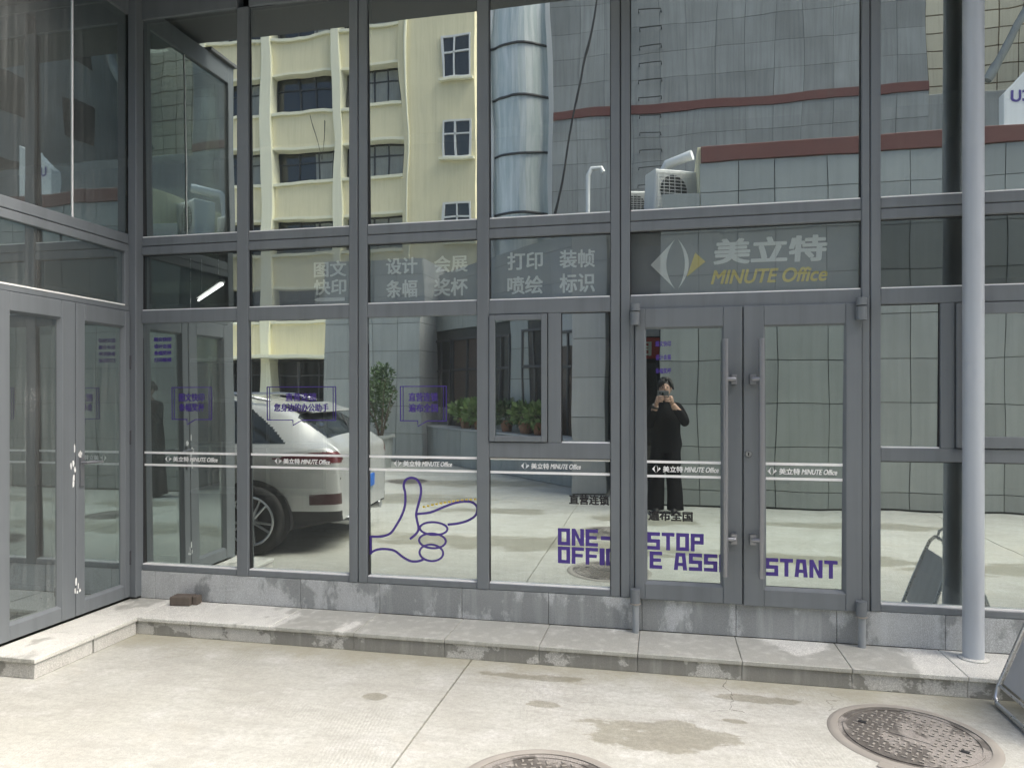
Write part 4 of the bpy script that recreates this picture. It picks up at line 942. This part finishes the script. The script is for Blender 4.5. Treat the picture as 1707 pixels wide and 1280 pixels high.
# beige tiled building on the right
BB = thing('tiled_building', (14, -24, 0), 'beige tiled building with brown joints rising beyond the red coping', 'building')
bx('wall_core', 'beige_joint', BB, 8.75, 15.75, -30, -22.03, 0, 18, 0)
tiles(BB, 'beige_tile', frange(8.74, 15.74, 10), frange(7.5, 17.7, 17), -22.0, gap=.02, name='wall_tile')
bx('side_wall', 'beige_tile', BB, 8.70, 8.748, -30, -22.04, 0, 18, 0)
bx('lower_wall', 'beige_tile', BB, 8.74, 15.74, -22.029, -22.0, 0, 7.48, 0)
tag(MB().tube([(7.6, -14.5, 8.95), (8.3, -14.5, 10.3), (9.2, -14.5, 12.4), (10.2, -14.5, 15)], .10, 10).build('roof_conduit', 'curtain', smooth='auto'), 'grey conduit slanting up across the beige tiled building', 'conduit')
wb = tag(MB().prism([(.28, 0), (1.1, 0), (1.1, 2.15), (.72, 1.98), (.30, 1.55)], -.1, .1).build('roof_board', 'white_paint', None, bevel=.01, off=(5.25, -8.8, 4.955)), 'slanted white board with dark letters standing on the annex roof', 'signboard')
face_text(wb, 'ICU', 'purple_vinyl', 5.66, 6.05, 6.35, 6.55, -8.695, .02)

# ------------------------------------------------------------------ white SUV parked by the wing
def catmull(vals, t):
    n = len(vals) - 1; i = min(int(t), n - 1); u = t - i
    p0, p1, p2, p3 = vals[max(i - 1, 0)], vals[i], vals[i + 1], vals[min(i + 2, n)]
    return .5 * (2 * p1 + (p2 - p0) * u + (2 * p0 - 5 * p1 + 4 * p2 - p3) * u * u + (3 * p1 - p0 - 3 * p2 + p3) * u ** 3)
CAR = thing('parked_car', (-5.52, -2.57, 0), 'white sport utility car parked beside the wing, seen from its rear corner', 'car', rz=R(-3.5))
# stations along x (nose -2.3 .. tail 2.3): scale of half width, belt height, roof half width, roof height
stn = [(-2.30, .62, .68, .30, .70), (-2.22, .74, .80, .45, .83), (-2.0, .86, .90, .62, .95), (-1.4, .91, .98, .74, 1.04), (-1.0, .92, 1.00, .76, 1.09), (-.55, .92, 1.01, .68, 1.38), (-.1, .92, 1.02, .63, 1.53), (.5, .92, 1.03, .62, 1.585), (1.0, .92, 1.04, .61, 1.565), (1.5, .91, 1.05, .58, 1.50), (1.78, .90, 1.06, .55, 1.42), (2.02, .87, 1.06, .56, 1.25), (2.20, .82, 1.05, .62, 1.10), (2.29, .76, .98, .62, 1.02), (2.31, .70, .92, .58, .95)]
NX, NR = 380, 120
def section(t, r):
    x, hw, bh, rw_, rh = (catmull([s[k] for s in stn], t) for k in range(5))
    low = .24 + (.10 if x > 1.9 else 0) * (x - 1.9) / .4
    pts = [(0, low), (hw * .86, low), (hw * .955, .34), (hw * .985, .55), (hw, .78), (hw * .985, bh - .08), (hw * .945, bh), (hw * .93 + (rw_ - hw * .93) * .5, bh + (rh - bh) * .56), (rw_ * 1.04, bh + (rh - bh) * .90), (rw_ * .82, rh - .012 * (rh - bh > .2)), (rw_ * .4, rh + .012), (0, rh + .018)]
    return x, catmull([p[0] for p in pts], r), catmull([p[1] for p in pts], r)
grid = [[section(i / NX * (len(stn) - 1), j / NR * 11) for j in range(NR + 1)] for i in range(NX + 1)]
parts = {}
def classify(x, r, z, y):
    if x > 1.80 and r < 2.45: return 'rear_bumper'
    if x > 1.80 and abs(z - .75) < .006 and r < 5: return 'panel_gap'
    if x > 2.05 and 2.72 < r < 3.2 and y > .40: return 'rear_reflector'
    if 6.25 < r < 8.3:
        k = (r - 6.25) / 2.05
        if -.72 + .55 * k < x < 1.78 - .62 * k:
            if not (.30 < x < .36 or 1.02 < x < 1.08): return 'side_window'
    if r > 7.6 and 1.80 < x < 2.14 and y < .60: return 'rear_window'
    if r > 8.6 and -.98 < x < -.22: return 'windscreen'
    if x > 1.66 and abs(z - .965) < .058 * min(1, (x - 1.66) / .42) and 4 < r < 6.9 and y > .26: return 'tail_lamp'
    if r < 2.05: return 'side_skirt'
    if x < -2.1 and .55 < z < .72 and y > .45: return 'headlight'
    return 'body'
pm = {'body': 'car_white', 'rear_bumper': 'car_black', 'rear_reflector': 'car_reflector', 'panel_gap': 'car_black', 'side_window': 'car_glass', 'rear_window': 'car_glass', 'windscreen': 'car_glass', 'tail_lamp': 'car_lamp', 'side_skirt': 'car_black', 'headlight': 'alloy'}
for sgn in (1, -1):
    for i in range(NX):
        for j in range(NR):
            q = [grid[i][j], grid[i + 1][j], grid[i + 1][j + 1], grid[i][j + 1]]
            cx, cy, cz = (sum(p[k] for p in q) / 4 for k in range(3)); k = classify(cx, (j + .5) / NR * 11, cz, cy)
            key = (k, sgn if k in ('side_window', 'tail_lamp', 'headlight', 'side_skirt', 'rear_reflector') else 0)
            pts = [(p[0], p[1] * sgn, p[2]) for p in q]
            parts.setdefault(key, MB()).quad(pts if sgn > 0 else pts[::-1])
for sgn in (1,):
    end = [grid[NX][j] for j in range(NR + 1)]; parts[('body', 0)].quad([(x, y, z) for x, y, z in end] + [(x, -y, z) for x, y, z in reversed(end[1:-1])])
    end = [grid[0][j] for j in range(NR + 1)]; parts[('body', 0)].quad([(x, -y, z) for x, y, z in end] + [(x, y, z) for x, y, z in reversed(end[1:-1])])
for (k, sg_), mb in parts.items(): mb.build(k, pm[k], CAR, smooth=True, weld=True, inv=False)
for sgn in (1, -1):
    for wx in (-1.33, 1.47):
        yo = .925 * sgn
        a = MB()   # arch lining and cladding
        arcp = [(wx + .405 * math.cos(q), .345 + .405 * math.sin(q)) for q in [R(-14 + 208 * k / 30) for k in range(31)]]; a.prism(arcp, .915 * sgn, .80 * sgn)
        a.build('wheel_arch', 'car_black', CAR, smooth='auto', inv=False)
        w = bpy.data.objects.new('wheel', None); COL.objects.link(w); w.parent = CAR; w.location = (wx, 0, .345)
        MB().lathe([(.245, .955 * sgn), (.262, .965 * sgn), (.325, .958 * sgn), (.345, .935 * sgn), (.345, .76 * sgn), (.25, .74 * sgn)], (0, 0, 0), 40, 'y').build('tyre', 'tyre', w, smooth=True, inv=False)
        MB().lathe([(.250, .955 * sgn), (.240, .962 * sgn), (.222, .955 * sgn), (.218, .90 * sgn), (0, .895 * sgn)], (0, 0, 0), 40, 'y').build('rim', 'car_black', w, smooth='auto', inv=False)
        sp = MB(); sp.lathe([(.0, .958 * sgn), (.045, .958 * sgn), (.055, .94 * sgn), (.055, .90 * sgn)], (0, 0, 0), 20, 'y'); sp.lathe([(.248, .958 * sgn), (.238, .966 * sgn), (.224, .958 * sgn)], (0, 0, 0), 40, 'y')
        for k in range(10):
            an = 2 * math.pi * k / 10 + (.13 if k % 2 else -.13); sp.tube([(math.cos(an) * .04, .945 * sgn, math.sin(an) * .04), (math.cos(an) * .232, .952 * sgn, math.sin(an) * .232)], [.017, .011], 6)
        sp.build('spokes', 'alloy', w, smooth='auto', inv=False)
    MB().box(.12, .30, .925 * sgn if sgn > 0 else -.945, .945 if sgn > 0 else -.925, .90, .925).build('door_handle', 'car_white', CAR, bevel=.006, inv=False)
    MB().box(1.0, 1.18, .925 * sgn if sgn > 0 else -.945, .945 if sgn > 0 else -.925, .91, .935).build('door_handle', 'car_white', CAR, bevel=.006, inv=False)
    MB().ellip((-.72, 1.02 * sgn, 1.06), (.10, .11, .075)).build('wing_mirror', 'car_white', CAR, smooth=True, inv=False)
    MB().tube([(-.1, .60 * sgn, 1.55), (.1, .62 * sgn, 1.60), (1.2, .60 * sgn, 1.59), (1.5, .565 * sgn, 1.525)], .016, 8).build('roof_rail', 'alloy', CAR, smooth=True, inv=False)
    MB().tube([(2.12, .48 * sgn, .30), (2.33, .48 * sgn, .30)], .045, 16).build('exhaust_pipe', 'alloy', CAR, smooth='auto', inv=False)
MB().box(2.300, 2.332, -.24, .24, .56, .70).build('licence_plate', 'plate_blue', CAR, bevel=.004, inv=False)
MB().prism([(1.62, 1.47), (1.93, 1.395), (1.95, 1.42), (1.66, 1.51)], -.52, .52).build('roof_spoiler', 'car_white', CAR, bevel=.012, inv=False)
MB().tube([(1.93, -.3, 1.37), (2.16, -.02, 1.12)], .009, 6).build('rear_wiper', 'car_black', CAR, inv=False)
MB().box(2.29, 2.318, -.16, .16, .885, .905).build('trim_strip', 'alloy', CAR, inv=False)

# ------------------------------------------------------------------ the photographer
PX, PY = .035, -4.97
PE = thing('person', (PX, PY, 0), 'person in black jacket and wide black trousers holding up a phone, mirrored in the door', 'person')
joints = {'pel': (0, 0, .94, .145, .115), 'waist': (0, 0, 1.08, .138, .11), 'chest': (0, .01, 1.27, .165, .125), 'neckb': (0, .0, 1.42, .085, .08), 'neck': (0, .02, 1.49, .055, .056), 'head0': (0, .035, 1.56, .062, .07),
          'sl': (-.17, 0, 1.375, .078, .085), 'el': (-.235, .10, 1.13, .062, .066), 'wl': (-.125, .27, 1.44, .040, .040), 'sr': (.17, 0, 1.375, .078, .085), 'er': (.275, .11, 1.16, .064, .068), 'wr': (.085, .27, 1.445, .040, .040),
          'hl': (-.095, 0, .86, .115, .11), 'kl': (-.115, .02, .48, .088, .09), 'al': (-.125, 0, .10, .090, .10), 'hr': (.095, 0, .86, .115, .11), 'kr': (.115, .02, .48, .088, .09), 'ar': (.125, 0, .10, .090, .10)}
bones = [('pel', 'waist'), ('waist', 'chest'), ('chest', 'neckb'), ('neckb', 'neck'), ('neck', 'head0'), ('chest', 'sl'), ('sl', 'el'), ('el', 'wl'), ('chest', 'sr'), ('sr', 'er'), ('er', 'wr'), ('pel', 'hl'), ('hl', 'kl'), ('kl', 'al'), ('pel', 'hr'), ('hr', 'kr'), ('kr', 'ar')]
keys = list(joints); me = bpy.data.meshes.new('body'); me.from_pydata([joints[k][:3] for k in keys], [(keys.index(a), keys.index(b)) for a, b in bones], [])
bo = bpy.data.objects.new('body', me); COL.objects.link(bo)
sk = bo.modifiers.new('skin', 'SKIN'); su = bo.modifiers.new('sub', 'SUBSURF'); su.levels = 2
for k, sv in zip(keys, me.skin_vertices[0].data): sv.radius = joints[k][3:]; sv.use_root = (k == 'pel')
bpy.context.view_layer.update(); em = bpy.data.meshes.new_from_object(bo.evaluated_get(bpy.context.evaluated_depsgraph_get())); bpy.data.objects.remove(bo)
bm = bmesh.new(); bm.from_mesh(em); bpy.data.meshes.remove(em)
for fc in bm.faces:
    c = fc.calc_center_median(); fc.smooth = True
    fc.material_index = 0 if (c.z > 1.475 and abs(c.x) < .10 and c.y < .14) or (c.y > .215 and c.z > 1.36) else 1
def add(mb, mi):
    b = [bm.verts.new(p) for p in mb.v]
    for f in mb.f:
        try: q = bm.faces.new([b[i] for i in f]); q.material_index = mi; q.smooth = True
        except ValueError: pass
add(MB().ellip((0, .045, 1.635), (.074, .092, .112), 24, 16), 0)                       # skull and face
add(MB().tube([(0, .125, 1.66), (0, .150, 1.625), (0, .135, 1.612)], [.008, .016, .012], 8), 0)   # nose
add(MB().ellip((0, .105, 1.575), (.045, .035, .035), 16, 10), 0)
for s_ in (-1, 1): add(MB().ellip((s_ * .076, .035, 1.63), (.012, .022, .032), 10, 8), 0); add(MB().ellip((s_ * .03, .125, 1.645), (.013, .008, .007), 10, 6), 2)
add(MB().ellip((0, .132, 1.583), (.022, .008, .006), 10, 6), 3)
# hands: palm, four fingers over the phone's front edge side, thumb behind
def hand_mesh(w, side):
    wv = Vector(w); pc = wv + Vector((-.012 * side, .035, .055)); h = MB(); h.ellip(tuple(pc), (.026, .034, .046), 14, 10); h.tube([w, tuple(pc)], [.030, .028], 10)
    for k in range(4):
        z = .085 - k * .021; ln = (.070, .078, .074, .058)[k]
        a = pc + Vector((-.004 * side, .012, z - .055)); b = a + Vector((-.022 * side, .026, .006)); c = b + Vector((-ln * .5 * side, .006, .004)); d = c + Vector((-ln * .42 * side, -.010, -.003))
        h.tube([tuple(a), tuple(b), tuple(c), tuple(d)], [.0095, .009, .0085, .007], 8)
    a = pc + Vector((-.008 * side, -.02, -.015)); h.tube([tuple(a), tuple(a + Vector((-.03 * side, -.012, .006))), tuple(a + Vector((-.052 * side, -.004, .016)))], [.012, .0105, .0085], 8)
    return h
add(hand_mesh((-.125, .27, 1.44), -1), 0); add(hand_mesh((.085, .27, 1.445), 1), 0)
for s_ in (-1, 1): add(MB().ellip((s_ * .127, .055, .045), (.050, .135, .045), 14, 10), 2)   # shoes
bm.normal_update(); bme = bpy.data.meshes.new('body'); bm.to_mesh(bme); bm.free()
for k in ('skin', 'black_cloth', 'hair', 'red_band'): bme.materials.append(M[k])
bo = bpy.data.objects.new('body', bme); COL.objects.link(bo); bo.parent = PE
# hair, jacket, trousers
hr = MB(); rnd = random.Random(5)
for k in range(70):
    a = rnd.uniform(0, 6.28); e = rnd.uniform(.02, 1.25); d = Vector((math.cos(a) * math.cos(e), math.sin(a) * math.cos(e), math.sin(e)))
    if d.y > .55 and d.z < .35: continue
    p = Vector((0, .035, 1.655)) + Vector((d.x * .082, d.y * .096, d.z * .100)); t_ = Vector((d.x * .4, d.y * .5, -1)).normalized()
    hr.tube([tuple(p + Vector((0, 0, .02))), tuple(p + d * .014), tuple(p + d * .012 + t_ * .045)], [.022, .020, .006], 6)
hr.ellip((0, .028, 1.67), (.084, .098, .100), 20, 12)
hr.build('hair', 'hair', PE, smooth=True, inv=False)
def loft(rings, n=24):
    s = MB(); b = 0
    for (cx, cy, z, rx, ry) in rings:
        for k in range(n):
            a = 2 * math.pi * k / n; w = 1 + .035 * math.sin(5 * a + z * 9) + .02 * math.sin(9 * a - z * 23); s.v.append((cx + rx * w * math.cos(a), cy + ry * w * math.sin(a), z))
    for i in range(len(rings) - 1):
        for k in range(n):
            q = (k + 1) % n; s.f.append((i * n + k, i * n + q, (i + 1) * n + q, (i + 1) * n + k)); s.m.append(0)
    return s
loft([(0, 0, .80, .20, .15), (.01, 0, .90, .212, .155), (0, 0, 1.05, .195, .148), (0, .01, 1.22, .205, .15), (0, .01, 1.34, .205, .135), (0, .0, 1.41, .13, .10), (0, .005, 1.455, .075, .075)]).build('jacket', 'black_cloth', PE, smooth=True, inv=False)
tr_ = MB()
for s_ in (-1, 1):
    q = loft([(s_ * .135, .005, .045, .115, .125), (s_ * .13, .01, .25, .108, .115), (s_ * .118, .015, .5, .105, .112), (s_ * .10, .005, .72, .112, .125), (s_ * .09, 0, .88, .110, .13)]); b = len(tr_.v); tr_.v += q.v; tr_.f += [tuple(b + i for i in f) for f in q.f]; tr_.m += q.m
tr_.build('trousers', 'black_cloth', PE, smooth=True, inv=False)
for nm, w, k in (('wrist_watch', (-.140, .245, 1.405), .046),):
    MB().tube([(w[0] - .006, w[1] - .012, w[2] - .014), (w[0] + .006, w[1] + .012, w[2] + .014)], k, 16).build(nm, 'car_black', PE, smooth='auto', inv=False)
ph = thing('phone', (0, -4.63, 1.565), 'grey phone held level in front of the face', 'phone', rz=R(11.93))
MB().box(-.080, .080, -.009, -.001, -.040, .038).build('phone_body', 'phone_body', ph, bevel=.003, inv=False)
MB().lathe([(0, .003), (.016, .003), (.017, .0), (.017, -.002)], (0, 0, 0), 20, 'y').build('lens', 'car_glass', ph, smooth='auto', inv=False)
MB().lathe([(0, .002), (.010, .002), (.011, .0), (.011, -.002)], (-.04, 0, .012), 16, 'y').build('lens', 'car_glass', ph, smooth='auto', inv=False)
